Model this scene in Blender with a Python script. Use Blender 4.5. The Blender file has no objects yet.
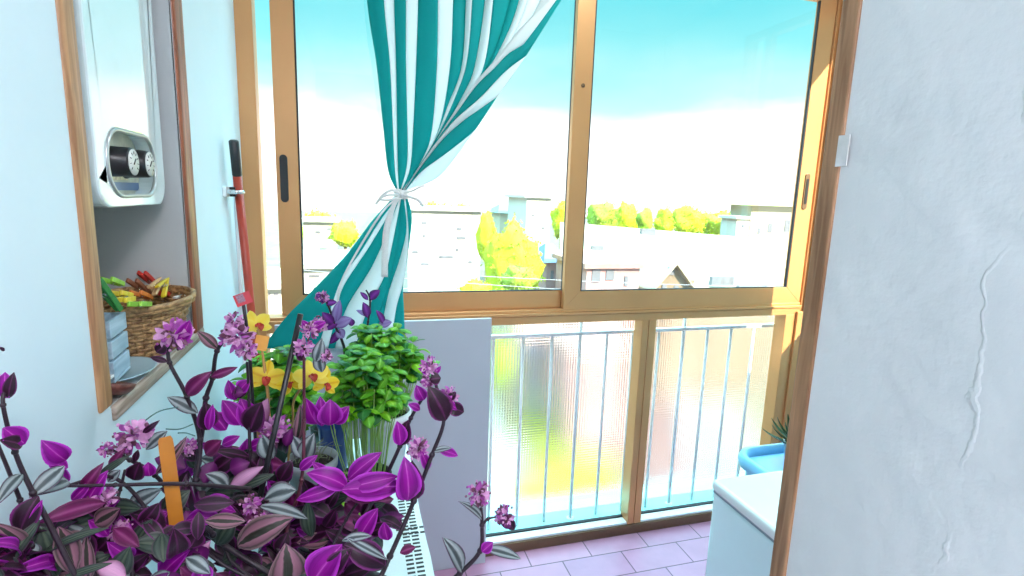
import bpy, bmesh, math, random
from mathutils import Vector, Matrix
random.seed(7)
C = bpy.context.scene
COL = C.collection
PI = math.pi

# ------------------------------------------------------------------ camera
FPX, YAW, PIT, ROL, CZ = 533.5, .28552, .17028, .03305, 1.55
_r = Vector((math.cos(YAW), -math.sin(YAW), 0)); _f = Vector((math.sin(YAW), math.cos(YAW), 0)); _u = Vector((0, 0, 1))
_f2 = _f*math.cos(PIT) - _u*math.sin(PIT); _u2 = _u*math.cos(PIT) + _f*math.sin(PIT)
_r3 = _r*math.cos(ROL) + _u2*math.sin(ROL); _u3 = _u2*math.cos(ROL) - _r*math.sin(ROL)
EYE = Vector((0, 0, CZ))
cam_d = bpy.data.cameras.new('camera'); cam_d.sensor_width = 36; cam_d.lens = FPX/1024*36; cam_d.clip_start = .02; cam_d.clip_end = 600
cam = bpy.data.objects.new('camera', cam_d); COL.objects.link(cam)
cam.matrix_world = Matrix(((_r3.x, _u3.x, -_f2.x, 0), (_r3.y, _u3.y, -_f2.y, 0), (_r3.z, _u3.z, -_f2.z, CZ), (0, 0, 0, 1)))
C.camera = cam

def sight(px, py): return _f2 + _r3*((px-512)/FPX) - _u3*((py-288)/FPX)
def at(px, py, Y):                                   # point of the vertical plane Y seen in that direction
    d = sight(px, py); return EYE + d*(Y/d.y)
def atx(px, py, X):
    d = sight(px, py); return EYE + d*(X/d.x)
def atz(px, py, Z):
    d = sight(px, py); return EYE + d*((Z-CZ)/d.z)

# ------------------------------------------------------------------ materials
def srgb(r, g, b):
    return tuple(((c/255)/12.92 if c/255 <= .04045 else (((c/255)+.055)/1.055)**2.4) for c in (r, g, b)) + (1,)
def nodes(name):
    m = bpy.data.materials.new(name); m.use_nodes = True
    nt = m.node_tree; nt.nodes.clear()
    out = nt.nodes.new('ShaderNodeOutputMaterial')
    return m, nt, out
def N(nt, t, **kw):
    n = nt.nodes.new(t)
    for k, v in kw.items(): setattr(n, k, v)
    return n
def pm(name, col, rough=.5, metal=0, noise=0, scale=20, bump=0, bscale=60, spec=.5, trans=0, coat=0):
    """principled material with a little procedural mottling, optional bump and translucency"""
    m, nt, out = nodes(name)
    p = N(nt, 'ShaderNodeBsdfPrincipled'); L = nt.links.new
    p.inputs['Roughness'].default_value = rough; p.inputs['Metallic'].default_value = metal
    p.inputs['Specular IOR Level'].default_value = spec; p.inputs['Coat Weight'].default_value = coat
    tc = N(nt, 'ShaderNodeTexCoord')
    nz = N(nt, 'ShaderNodeTexNoise'); nz.inputs['Scale'].default_value = scale; nz.inputs['Detail'].default_value = 4
    L(tc.outputs['Object'], nz.inputs['Vector'])
    r = N(nt, 'ShaderNodeValToRGB')
    a = tuple(max(0, c*(1-noise)) for c in col[:3]) + (1,); b = tuple(min(1, c*(1+noise)) for c in col[:3]) + (1,)
    r.color_ramp.elements[0].position = .3; r.color_ramp.elements[1].position = .7
    r.color_ramp.elements[0].color = a; r.color_ramp.elements[1].color = b
    L(nz.outputs['Fac'], r.inputs['Fac']); L(r.outputs['Color'], p.inputs['Base Color'])
    if bump:
        n2 = N(nt, 'ShaderNodeTexNoise'); n2.inputs['Scale'].default_value = bscale; n2.inputs['Detail'].default_value = 5
        L(tc.outputs['Object'], n2.inputs['Vector'])
        bp = N(nt, 'ShaderNodeBump'); bp.inputs['Strength'].default_value = bump; bp.inputs['Distance'].default_value = .01
        L(n2.outputs['Fac'], bp.inputs['Height']); L(bp.outputs['Normal'], p.inputs['Normal'])
    if trans:
        t = N(nt, 'ShaderNodeBsdfTranslucent'); L(r.outputs['Color'], t.inputs['Color'])
        mx = N(nt, 'ShaderNodeMixShader'); mx.inputs['Fac'].default_value = trans
        L(p.outputs['BSDF'], mx.inputs[1]); L(t.outputs['BSDF'], mx.inputs[2]); L(mx.outputs['Shader'], out.inputs['Surface'])
    else:
        L(p.outputs['BSDF'], out.inputs['Surface'])
    return m
def wood(name, c1, c2, rough=.45, axis='Z', scale=6):
    m, nt, out = nodes(name); L = nt.links.new
    p = N(nt, 'ShaderNodeBsdfPrincipled'); p.inputs['Roughness'].default_value = rough
    tc = N(nt, 'ShaderNodeTexCoord'); mp = N(nt, 'ShaderNodeMapping')
    mp.inputs['Scale'].default_value = {'Z': (14, 14, 1), 'Y': (14, 1, 14), 'X': (1, 14, 14)}[axis]
    nz = N(nt, 'ShaderNodeTexNoise'); nz.inputs['Scale'].default_value = scale; nz.inputs['Detail'].default_value = 6; nz.inputs['Distortion'].default_value = .6
    L(tc.outputs['Object'], mp.inputs['Vector']); L(mp.outputs['Vector'], nz.inputs['Vector'])
    r = N(nt, 'ShaderNodeValToRGB'); r.color_ramp.elements[0].position = .35; r.color_ramp.elements[1].position = .68
    r.color_ramp.elements[0].color = c1; r.color_ramp.elements[1].color = c2
    L(nz.outputs['Fac'], r.inputs['Fac']); L(r.outputs['Color'], p.inputs['Base Color'])
    bp = N(nt, 'ShaderNodeBump'); bp.inputs['Strength'].default_value = .25; bp.inputs['Distance'].default_value = .003
    L(nz.outputs['Fac'], bp.inputs['Height']); L(bp.outputs['Normal'], p.inputs['Normal'])
    L(p.outputs['BSDF'], out.inputs['Surface'])
    return m
def leafmat(name, stops, under=False, rough=.38, trans=.25, streak=.25, dark=1):
    """leaf colour runs from the midrib (0) to the margin (1); fine streaks along the blade"""
    m, nt, out = nodes(name); L = nt.links.new
    p = N(nt, 'ShaderNodeBsdfPrincipled'); p.inputs['Roughness'].default_value = rough; p.inputs['Specular IOR Level'].default_value = .35
    uv = N(nt, 'ShaderNodeUVMap'); sep = N(nt, 'ShaderNodeSeparateXYZ'); L(uv.outputs['UV'], sep.inputs['Vector'])
    a = N(nt, 'ShaderNodeMath', operation='SUBTRACT'); a.inputs[1].default_value = .5; L(sep.outputs['X'], a.inputs[0])
    b = N(nt, 'ShaderNodeMath', operation='ABSOLUTE'); L(a.outputs[0], b.inputs[0])
    c = N(nt, 'ShaderNodeMath', operation='MULTIPLY'); c.inputs[1].default_value = 2; L(b.outputs[0], c.inputs[0])
    mp = N(nt, 'ShaderNodeMapping'); mp.inputs['Scale'].default_value = (26, 2.5, 1); L(uv.outputs['UV'], mp.inputs['Vector'])
    nz = N(nt, 'ShaderNodeTexNoise'); nz.inputs['Scale'].default_value = 1.0; nz.inputs['Detail'].default_value = 3; L(mp.outputs['Vector'], nz.inputs['Vector'])
    d = N(nt, 'ShaderNodeMath', operation='MULTIPLY_ADD'); d.inputs[1].default_value = .22; L(nz.outputs['Fac'], d.inputs[0])
    e = N(nt, 'ShaderNodeMath', operation='SUBTRACT'); e.inputs[1].default_value = .11; L(c.outputs[0], e.inputs[0]); L(e.outputs[0], d.inputs[2])
    r = N(nt, 'ShaderNodeValToRGB'); el = r.color_ramp.elements
    el[0].position, el[0].color = stops[0]; el[1].position, el[1].color = stops[-1]
    for s in stops[1:-1]:
        q = el.new(s[0]); q.color = s[1]
    L(d.outputs[0], r.inputs['Fac'])
    hs = N(nt, 'ShaderNodeHueSaturation'); L(r.outputs['Color'], hs.inputs['Color'])
    v = N(nt, 'ShaderNodeMath', operation='MULTIPLY_ADD'); v.inputs[1].default_value = streak*2*dark; v.inputs[2].default_value = (1-streak)*dark; L(nz.outputs['Fac'], v.inputs[0]); L(v.outputs[0], hs.inputs['Value'])
    L(hs.outputs['Color'], p.inputs['Base Color'])
    bp = N(nt, 'ShaderNodeBump'); bp.inputs['Strength'].default_value = .3; bp.inputs['Distance'].default_value = .002
    L(nz.outputs['Fac'], bp.inputs['Height']); L(bp.outputs['Normal'], p.inputs['Normal'])
    t = N(nt, 'ShaderNodeBsdfTranslucent'); L(hs.outputs['Color'], t.inputs['Color'])
    mx = N(nt, 'ShaderNodeMixShader'); mx.inputs['Fac'].default_value = trans
    L(p.outputs['BSDF'], mx.inputs[1]); L(t.outputs['BSDF'], mx.inputs[2]); L(mx.outputs['Shader'], out.inputs['Surface'])
    return m
def clear_glass(name):
    m, nt, out = nodes(name); L = nt.links.new
    t = N(nt, 'ShaderNodeBsdfTransparent'); t.inputs['Color'].default_value = (.97, .985, .98, 1)
    g = N(nt, 'ShaderNodeBsdfGlossy'); g.inputs['Roughness'].default_value = .02
    nz = N(nt, 'ShaderNodeTexNoise'); nz.inputs['Scale'].default_value = 1.5
    mp = N(nt, 'ShaderNodeMath', operation='MULTIPLY_ADD'); mp.inputs[1].default_value = .02; mp.inputs[2].default_value = .035
    L(nz.outputs['Fac'], mp.inputs[0])
    mx = N(nt, 'ShaderNodeMixShader'); L(mp.outputs[0], mx.inputs['Fac']); L(t.outputs[0], mx.inputs[1]); L(g.outputs[0], mx.inputs[2]); L(mx.outputs[0], out.inputs['Surface'])
    return m
def pattern_glass(name):
    m, nt, out = nodes(name); L = nt.links.new
    p = N(nt, 'ShaderNodeBsdfPrincipled'); p.inputs['Transmission Weight'].default_value = 1; p.inputs['Roughness'].default_value = .10; p.inputs['IOR'].default_value = 1.25
    p.inputs['Base Color'].default_value = (.97, .97, .96, 1)
    tc = N(nt, 'ShaderNodeTexCoord'); sep = N(nt, 'ShaderNodeSeparateXYZ'); L(tc.outputs['Object'], sep.inputs['Vector'])
    hs = []
    for ax in ('X', 'Z'):
        f = N(nt, 'ShaderNodeMath', operation='MULTIPLY'); f.inputs[1].default_value = 2*PI/.0125; L(sep.outputs[ax], f.inputs[0])
        s = N(nt, 'ShaderNodeMath', operation='SINE'); L(f.outputs[0], s.inputs[0]); hs.append(s)
    ad = N(nt, 'ShaderNodeMath', operation='ADD'); L(hs[0].outputs[0], ad.inputs[0]); L(hs[1].outputs[0], ad.inputs[1])
    bp = N(nt, 'ShaderNodeBump'); bp.inputs['Strength'].default_value = 1; bp.inputs['Distance'].default_value = .00026
    L(ad.outputs[0], bp.inputs['Height']); L(bp.outputs['Normal'], p.inputs['Normal'])
    t = N(nt, 'ShaderNodeBsdfTransparent'); mx = N(nt, 'ShaderNodeMixShader'); mx.inputs['Fac'].default_value = .12
    L(p.outputs['BSDF'], mx.inputs[1]); L(t.outputs[0], mx.inputs[2]); L(mx.outputs[0], out.inputs['Surface'])
    return m

# ------------------------------------------------------------------ mesh builder
class MB:
    def __init__(s): s.v = []; s.f = []; s.uv = []; s.mi = []
    def quadface(s, idx, mi=0, uv=None): s.f.append(tuple(idx)); s.mi.append(mi); s.uv.append(uv or [(0, 0)]*len(idx))
    def box(s, x0, x1, y0, y1, z0, z1, mi=0, M=None):
        b = len(s.v)
        for z in (z0, z1):
            for (x, y) in ((x0, y0), (x1, y0), (x1, y1), (x0, y1)):
                p = Vector((x, y, z)); s.v.append(tuple(M @ p if M else p))
        for q in ((0, 3, 2, 1), (4, 5, 6, 7), (0, 1, 5, 4), (1, 2, 6, 5), (2, 3, 7, 6), (3, 0, 4, 7)): s.quadface([b+i for i in q], mi)
        return s
    def tube(s, pts, rad, n=8, mi=0, cap=True):
        pts = [Vector(p) for p in pts]; k = len(pts)
        if not hasattr(rad, '__len__'): rad = [rad]*k
        b = len(s.v); ref = None
        for i, p in enumerate(pts):
            d = (pts[min(i+1, k-1)] - pts[max(i-1, 0)]).normalized()
            if ref is None: ref = d.orthogonal().normalized()
            ref = (ref - d*ref.dot(d)); ref = ref.normalized() if ref.length > 1e-6 else d.orthogonal().normalized()
            o = d.cross(ref)
            for j in range(n):
                a = 2*PI*j/n; s.v.append(tuple(p + (ref*math.cos(a) + o*math.sin(a))*rad[i]))
        for i in range(k-1):
            for j in range(n):
                s.quadface([b+i*n+j, b+i*n+(j+1) % n, b+(i+1)*n+(j+1) % n, b+(i+1)*n+j], mi)
        if cap:
            s.quadface([b+j for j in range(n)][::-1], mi); s.quadface([b+(k-1)*n+j for j in range(n)], mi)
        return s
    def lathe(s, prof, c=(0, 0, 0), n=28, mi=0, sx=1, sy=1):
        b = len(s.v); k = len(prof)
        for r, z in prof:
            for j in range(n):
                a = 2*PI*j/n; s.v.append((c[0]+r*sx*math.cos(a), c[1]+r*sy*math.sin(a), c[2]+z))
        for i in range(k-1):
            for j in range(n): s.quadface([b+i*n+j, b+i*n+(j+1) % n, b+(i+1)*n+(j+1) % n, b+(i+1)*n+j], mi)
        if prof[0][0] > 1e-5: s.quadface([b+j for j in range(n)][::-1], mi)
        if prof[-1][0] > 1e-5: s.quadface([b+(k-1)*n+j for j in range(n)], mi)
        return s
    def ball(s, c, r, n=8, m=6, mi=0, sz=1):
        return s.lathe([(max(r*math.sin(PI*i/m), 1e-6), -r*sz*math.cos(PI*i/m)) for i in range(m+1)], c, n, mi)
    def leaf(s, base, tip, w, nrm, bend=.12, fold=.25, mt=0, mb=1, nl=8, nw=4, prof=None, wave=0, th=.0005):
        base = Vector(base); tip = Vector(tip); d = tip-base; ln = d.length
        if ln < 1e-5: return s
        d /= ln; nrm = Vector(nrm); nrm = nrm - d*nrm.dot(d)
        nrm = nrm.normalized() if nrm.length > 1e-4 else d.orthogonal().normalized()
        sd = d.cross(nrm)
        prof = prof or LEAF
        for lay in (0, 1):
            b = len(s.v); off = nrm*(th if lay == 0 else -th)
            for i in range(nl+1):
                t = i/nl; ww = lerp(prof, t)*w/2
                for j in range(nw+1):
                    u = -1+2*j/nw
                    h = bend*ln*4*t*(1-t) + fold*abs(u)*ww + wave*ww*math.sin(t*9+u*2)
                    p = base + d*(ln*t) + sd*(u*ww) + nrm*h + off
                    s.v.append(tuple(p))
            for i in range(nl):
                for j in range(nw):
                    q = [b+i*(nw+1)+j, b+i*(nw+1)+j+1, b+(i+1)*(nw+1)+j+1, b+(i+1)*(nw+1)+j]
                    uv = [(j/nw, i/nl), ((j+1)/nw, i/nl), ((j+1)/nw, (i+1)/nl), (j/nw, (i+1)/nl)]
                    if lay == 0: q = q[::-1]; uv = uv[::-1]
                    s.quadface(q, mt if lay == 0 else mb, uv)
        return s
    def build(s, name, mats, parent=None, smooth=True, bevel=0, seg=2):
        me = bpy.data.meshes.new(name); me.from_pydata(s.v, [], s.f)
        mats = mats if isinstance(mats, (list, tuple)) else [mats]
        for m in mats: me.materials.append(m)
        me.polygons.foreach_set('material_index', s.mi)
        ul = me.uv_layers.new(name='UVMap'); flat = []
        for q in s.uv:
            for a in q: flat.extend(a)
        ul.data.foreach_set('uv', flat)
        me.polygons.foreach_set('use_smooth', [smooth]*len(me.polygons))
        me.validate(); me.update()
        o = bpy.data.objects.new(name, me); COL.objects.link(o)
        if parent:
            o.parent = parent; o.matrix_parent_inverse = Matrix.Translation(-parent.location) if parent.parent is None else parent_inv(parent)
        if bevel:
            bv = o.modifiers.new('bevel', 'BEVEL'); bv.width = bevel; bv.segments = seg; bv.limit_method = 'ANGLE'; bv.angle_limit = .6
            if not smooth: pass
        return o
def parent_inv(p):
    m = Matrix.Identity(4); q = p
    chain = []
    while q is not None: chain.append(q); q = q.parent
    for q in reversed(chain):
        m = m @ (q.matrix_parent_inverse if q.parent else Matrix.Identity(4)) @ Matrix.LocRotScale(q.location, q.rotation_euler, q.scale)
    return m.inverted()
LEAF = [(0, .08), (.05, .26), (.15, .62), (.28, .90), (.42, 1), (.56, .96), (.7, .80), (.82, .56), (.92, .28), (1, .0)]
ROUND = [(0, .15), (.08, .5), (.2, .82), (.4, 1), (.6, .98), (.8, .78), (.92, .5), (1, .08)]
def lerp(p, t):
    for (a, x), (b, y) in zip(p, p[1:]):
        if t <= b: return x+(y-x)*(t-a)/(b-a)
    return p[-1][1]
def tag(o, label, cat, group=None, kind=None):
    o['label'] = label; o['category'] = cat
    if group: o['group'] = group
    if kind: o['kind'] = kind
    return o
def thing(name, loc, label, cat, group=None):
    o = bpy.data.objects.new(name, None); COL.objects.link(o); o.location = loc; o.empty_display_size = .05
    return tag(o, label, cat, group)
def structure(o): o['kind'] = 'structure'; return o
def group_structure(name, loc=(0, 0, 0)):
    o = bpy.data.objects.new(name, None); COL.objects.link(o); o.location = loc; return structure(o)
def smooth_path(pts, n=6):
    """Catmull-Rom through points"""
    P = [Vector(p) for p in pts]; out = []
    for i in range(len(P)-1):
        p0 = P[max(i-1, 0)]; p1 = P[i]; p2 = P[i+1]; p3 = P[min(i+2, len(P)-1)]
        for k in range(n):
            t = k/n
            out.append(.5*((2*p1)+(p2-p0)*t+(2*p0-5*p1+4*p2-p3)*t*t+(3*p1-p0-3*p2+p3)*t**3))
    out.append(P[-1]); return out
# ------------------------------------------------------------------ shared materials
def wall_paint(name, col, col2, bump=.25, cracks=None):
    m, nt, out = nodes(name); L = nt.links.new
    p = N(nt, 'ShaderNodeBsdfPrincipled'); p.inputs['Roughness'].default_value = .55; p.inputs['Specular IOR Level'].default_value = .35
    tc = N(nt, 'ShaderNodeTexCoord')
    nz = N(nt, 'ShaderNodeTexNoise'); nz.inputs['Scale'].default_value = 3.2; nz.inputs['Detail'].default_value = 7; nz.inputs['Roughness'].default_value = .6
    L(tc.outputs['Object'], nz.inputs['Vector'])
    r = N(nt, 'ShaderNodeValToRGB'); r.color_ramp.elements[0].position = .3; r.color_ramp.elements[1].position = .7
    r.color_ramp.elements[0].color = col; r.color_ramp.elements[1].color = col2
    L(nz.outputs['Fac'], r.inputs['Fac']); L(r.outputs['Color'], p.inputs['Base Color'])
    n2 = N(nt, 'ShaderNodeTexNoise'); n2.inputs['Scale'].default_value = 24; n2.inputs['Detail'].default_value = 6
    L(tc.outputs['Object'], n2.inputs['Vector'])
    h = n2.outputs['Fac']
    if cracks:                                        # raised flakes of old paint along a wandering vertical crack
        sep = N(nt, 'ShaderNodeSeparateXYZ'); L(tc.outputs['Object'], sep.inputs['Vector'])
        wz = N(nt, 'ShaderNodeTexNoise'); wz.inputs['Scale'].default_value = 9; wz.inputs['Detail'].default_value = 5
        L(tc.outputs['Object'], wz.inputs['Vector'])
        for (x0, slope, wd, amp) in cracks:
            a = N(nt, 'ShaderNodeMath', operation='MULTIPLY_ADD'); a.inputs[1].default_value = slope; a.inputs[2].default_value = -x0; L(sep.outputs['Z'], a.inputs[0])
            b = N(nt, 'ShaderNodeMath', operation='ADD'); L(sep.outputs['Y'], b.inputs[0]); L(a.outputs[0], b.inputs[1])
            c = N(nt, 'ShaderNodeMath', operation='MULTIPLY_ADD'); c.inputs[1].default_value = .09; L(wz.outputs['Fac'], c.inputs[0]); L(b.outputs[0], c.inputs[2])
            d = N(nt, 'ShaderNodeMath', operation='SUBTRACT'); d.inputs[1].default_value = .045; L(c.outputs[0], d.inputs[0])
            e = N(nt, 'ShaderNodeMath', operation='ABSOLUTE'); L(d.outputs[0], e.inputs[0])
            f = N(nt, 'ShaderNodeMapRange'); f.inputs['From Min'].default_value = wd; f.inputs['From Max'].default_value = wd*.35; f.inputs['To Max'].default_value = amp; L(e.outputs[0], f.inputs['Value'])
            gn = N(nt, 'ShaderNodeTexNoise'); gn.inputs['Scale'].default_value = 14; L(tc.outputs['Object'], gn.inputs['Vector'])
            gm = N(nt, 'ShaderNodeMapRange'); gm.inputs['From Min'].default_value = .46; gm.inputs['From Max'].default_value = .56; L(gn.outputs['Fac'], gm.inputs['Value'])
            g = N(nt, 'ShaderNodeMath', operation='MULTIPLY'); L(f.outputs['Result'], g.inputs[0]); L(gm.outputs['Result'], g.inputs[1])
            k = N(nt, 'ShaderNodeMath', operation='ADD'); L(h, k.inputs[0]); L(g.outputs[0], k.inputs[1]); h = k.outputs[0]
    bp = N(nt, 'ShaderNodeBump'); bp.inputs['Strength'].default_value = bump; bp.inputs['Distance'].default_value = .006
    L(h, bp.inputs['Height']); L(bp.outputs['Normal'], p.inputs['Normal']); L(p.outputs['BSDF'], out.inputs['Surface'])
    return m
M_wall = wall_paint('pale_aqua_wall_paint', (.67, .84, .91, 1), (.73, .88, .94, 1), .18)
M_part = wall_paint('peeling_white_paint', (.73, .735, .735, 1), (.83, .825, .82, 1), .55, [(.377, 0, .0030, .32), (.30, .03, .002, .3)])
M_grey = wall_paint('shaded_niche_paint', (.50, .52, .53, 1), (.56, .58, .58, 1), .15)  # grey-white lining, with the shade of the recess put into the colour
M_ceil = pm('ceiling_paint', (.85, .86, .87), .8, noise=.03)
M_brz = pm('bronze_aluminium', (.62, .30, .12), .33, .35, noise=.06, scale=4, spec=.5)
M_brzd = pm('dark_bronze_aluminium', (.17, .10, .055), .4, .5, noise=.06, scale=4)
M_seal = pm('black_rubber', (.015, .015, .02), .6, noise=.1)
M_glass = clear_glass('clear_window_glass')
M_pglass = pattern_glass('patterned_glass')
M_woodn = wood('tan_varnished_wood', srgb(150, 105, 72), srgb(205, 160, 115), .35)
M_woodr = wood('reddish_varnished_wood', srgb(112, 58, 34), srgb(165, 96, 66), .3)
M_woodg = wood('worn_pale_wood', srgb(140, 122, 108), srgb(205, 190, 175), .6, 'Y')
M_trim = wood('brown_door_casing_wood', srgb(132, 92, 62), srgb(186, 140, 104), .45)
M_white = pm('white_enamel', (.86, .88, .89), .18, noise=.01, spec=.5, coat=.3)
M_rail = pm('white_painted_iron', (.80, .80, .82), .45, noise=.05, scale=30, bump=.05)
M_ledge = pm('pale_turquoise_paint', (.36, .82, .84), .5, noise=.06, scale=8, bump=.1)
M_black = pm('black_plastic', (.012, .012, .014), .35, noise=.1)
M_chrome = pm('chrome', (.75, .76, .78), .12, 1.0, noise=.03)

# floor tiles
def tile_mat():
    m, nt, out = nodes('lilac_terracotta_tiles'); L = nt.links.new
    p = N(nt, 'ShaderNodeBsdfPrincipled'); p.inputs['Roughness'].default_value = .35; p.inputs['Specular IOR Level'].default_value = .35
    tc = N(nt, 'ShaderNodeTexCoord'); mp = N(nt, 'ShaderNodeMapping'); mp.inputs['Location'].default_value = (-.132, -.101, 0)
    L(tc.outputs['Object'], mp.inputs['Vector'])
    br = N(nt, 'ShaderNodeTexBrick'); br.inputs['Scale'].default_value = 1; br.inputs['Brick Width'].default_value = .28; br.inputs['Row Height'].default_value = .14
    br.inputs['Mortar Size'].default_value = .0028; br.inputs['Mortar Smooth'].default_value = .2; br.inputs['Bias'].default_value = 0
    br.inputs['Color1'].default_value = srgb(190, 138, 164); br.inputs['Color2'].default_value = srgb(178, 130, 158); br.inputs['Mortar'].default_value = srgb(104, 78, 92)
    L(mp.outputs['Vector'], br.inputs['Vector'])
    nz = N(nt, 'ShaderNodeTexNoise'); nz.inputs['Scale'].default_value = 12; nz.inputs['Detail'].default_value = 5; L(tc.outputs['Object'], nz.inputs['Vector'])
    hs = N(nt, 'ShaderNodeHueSaturation'); v = N(nt, 'ShaderNodeMath', operation='MULTIPLY_ADD'); v.inputs[1].default_value = .3; v.inputs[2].default_value = .85
    L(nz.outputs['Fac'], v.inputs[0]); L(v.outputs[0], hs.inputs['Value']); L(br.outputs['Color'], hs.inputs['Color']); L(hs.outputs['Color'], p.inputs['Base Color'])
    bp = N(nt, 'ShaderNodeBump'); bp.inputs['Strength'].default_value = .4; bp.inputs['Distance'].default_value = .002; bp.invert = True
    L(br.outputs['Fac'], bp.inputs['Height']); L(bp.outputs['Normal'], p.inputs['Normal']); L(p.outputs['BSDF'], out.inputs['Surface'])
    return m

# ------------------------------------------------------------------ the room
XL, YW, ZC = -.37, 2.027, 2.72            # left wall face, window frame face, ceiling
structure(MB().box(XL-.4, 2.3, -1.92, YW+.02, -.12, 0).build('floor', tile_mat(), smooth=False))
structure(MB().box(XL-.4, 2.3, -1.92, YW+.15, ZC, ZC+.12).build('ceiling', M_ceil, smooth=False))
NY0, NY1, NZ0, NZ1, ND = .918, 1.372, 1.206, 2.36, .36
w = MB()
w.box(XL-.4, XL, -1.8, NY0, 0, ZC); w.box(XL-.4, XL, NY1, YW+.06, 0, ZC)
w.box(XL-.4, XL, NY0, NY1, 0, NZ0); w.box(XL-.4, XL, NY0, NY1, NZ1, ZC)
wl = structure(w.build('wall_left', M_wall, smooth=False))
n = MB(); t = .004
n.box(XL-.4, XL-ND, NY0, NY1, NZ0, NZ1); n.box(XL-ND, XL-.001, NY0, NY0+t, NZ0, NZ1); n.box(XL-ND, XL-.001, NY1-t, NY1, NZ0, NZ1)
n.box(XL-ND, XL-.001, NY0+t, NY1-t, NZ1-t, NZ1); n.box(XL-ND, XL-.001, NY0+t, NY1-t, NZ0, NZ0+t)
n.build('niche_lining', M_grey, wl, smooth=False)
# the partition beside the doorway (its face looks back at the viewer) and the alcove behind it
RX, WY = .62, .601
structure(MB().box(RX, RX+.13, -1.8, WY, 0, ZC).build('wall_right', M_part, smooth=False))
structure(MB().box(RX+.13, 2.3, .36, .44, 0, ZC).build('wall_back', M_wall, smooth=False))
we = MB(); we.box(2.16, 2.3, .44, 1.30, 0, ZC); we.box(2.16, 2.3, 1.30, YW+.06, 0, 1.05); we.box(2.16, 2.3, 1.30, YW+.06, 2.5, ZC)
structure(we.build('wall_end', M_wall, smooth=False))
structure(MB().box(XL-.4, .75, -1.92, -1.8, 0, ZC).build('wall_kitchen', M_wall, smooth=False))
w3 = group_structure('window_3', (2.2, 1.65, 1.05))          # the balcony turns the corner: glazed end of the alcove
k = MB(); k.box(2.17, 2.23, 1.30, 1.345, 1.05, 2.5); k.box(2.17, 2.23, 1.985, 2.03, 1.05, 2.5); k.box(2.17, 2.23, 1.345, 1.985, 1.05, 1.09); k.box(2.17, 2.23, 1.345, 1.985, 2.46, 2.5); k.box(2.18, 2.22, 1.46, 1.50, 1.09, 2.46)
k.build('frame', M_brz, w3, smooth=False, bevel=.003)
MB().box(2.198, 2.202, 1.345, 1.985, 1.09, 2.46).build('glass_pane', M_glass, w3, smooth=False)
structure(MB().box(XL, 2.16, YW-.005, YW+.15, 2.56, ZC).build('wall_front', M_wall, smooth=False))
# wooden casing strip on the free edge of the partition, with the tape near its top
tr = structure(MB().box(RX-.004, RX+.134, WY-.0225, WY+.006, 0, ZC).build('trim_1', M_trim, smooth=False, bevel=.003))
# frame of the niche
nf = group_structure('trim_2', (XL, 1.15, 1.2))
MB().box(XL-.012, XL+.006, .878, .920, 1.212, NZ1+.04).build('side_strip', M_woodn, nf, smooth=True, bevel=.008, seg=3)
MB().box(XL-.012, XL+.006, 1.368, 1.434, 1.206, NZ1+.04).build('side_strip', M_woodr, nf, smooth=True, bevel=.008, seg=3)
MB().box(XL-.05, XL+.006, .921, 1.434, 1.184, 1.2085).build('sill_board', M_woodg, nf, smooth=True, bevel=.004)
MB().box(XL-.012, XL+.014, .921, 1.365, NZ1, NZ1+.04).build('head_strip', M_woodn, nf, smooth=True, bevel=.006)

# ------------------------------------------------------------------ the aluminium window wall
win = group_structure('window_1', (.85, YW, 0))
f = MB(); Y0, Y1 = YW, YW+.07
f.box(-.373, -.317, Y0, Y1, 0, 2.56); f.box(2.045, 2.16, Y0, Y1, 0, 2.56); f.box(-.317, 2.045, Y0, Y1, 2.50, 2.56)
f.build('outer_frame', M_brz, win, smooth=False, bevel=.003)
# corner post with its two grooves that faces the room beside the right sash
p = MB(); p.box(2.06, 2.16, YW-.02, YW, 0, 2.56); p.box(2.02, 2.06, YW-.012, YW, 0, 1.05)
p.build('corner_post', M_brz, win, smooth=False, bevel=.003)
# transom: lower bar, stepped lip, sliding track
p = MB(); p.box(-.317, 2.045, Y0, Y1, 1.034, 1.066); p.box(-.317, 2.045, Y0-.006, Y0+.06, 1.068, 1.080); p.box(-.317, 2.045, Y0+.004, Y1, 1.080, 1.092)
p.build('transom', M_brz, win, smooth=False, bevel=.002)
# lower fixed lights: mullions, bottom rail, inner lip painted white for the light on it
p = MB(); p.box(1.196, 1.226, Y0, Y1, .05, 1.034); p.box(1.230, 1.2665, Y0, Y1, .05, 1.034); p.box(1.226, 1.230, Y0+.004, Y1, .05, 1.034)
p.build('mullion', M_brz, win, smooth=False, bevel=.002)
MB().box(.40, .455, Y0, Y1, .05, 1.034).build('mullion', M_brz, win, smooth=False, bevel=.002)
MB().box(1.964, 2.045, Y0, Y1, .05, 1.034).build('mullion', M_brz, win, smooth=False, bevel=.002)
br = MB(); br.box(-.317, 2.045, Y0-.002, Y1-.03, 0, .047).build('bottom_rail', M_brzd, win, smooth=False, bevel=.002)
MB().box(-.317, 2.045, Y0+.006, Y1-.02, .047, .058).build('painted_lit_lip', M_rail, win, smooth=False, bevel=.002)  # lip of the bronze frame; its white stands in for daylight on it
MB().box(-.317, 2.045, Y1-.02, Y1-.005, .045, .064).build('rubber_gasket', M_seal, win, smooth=False)

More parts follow.
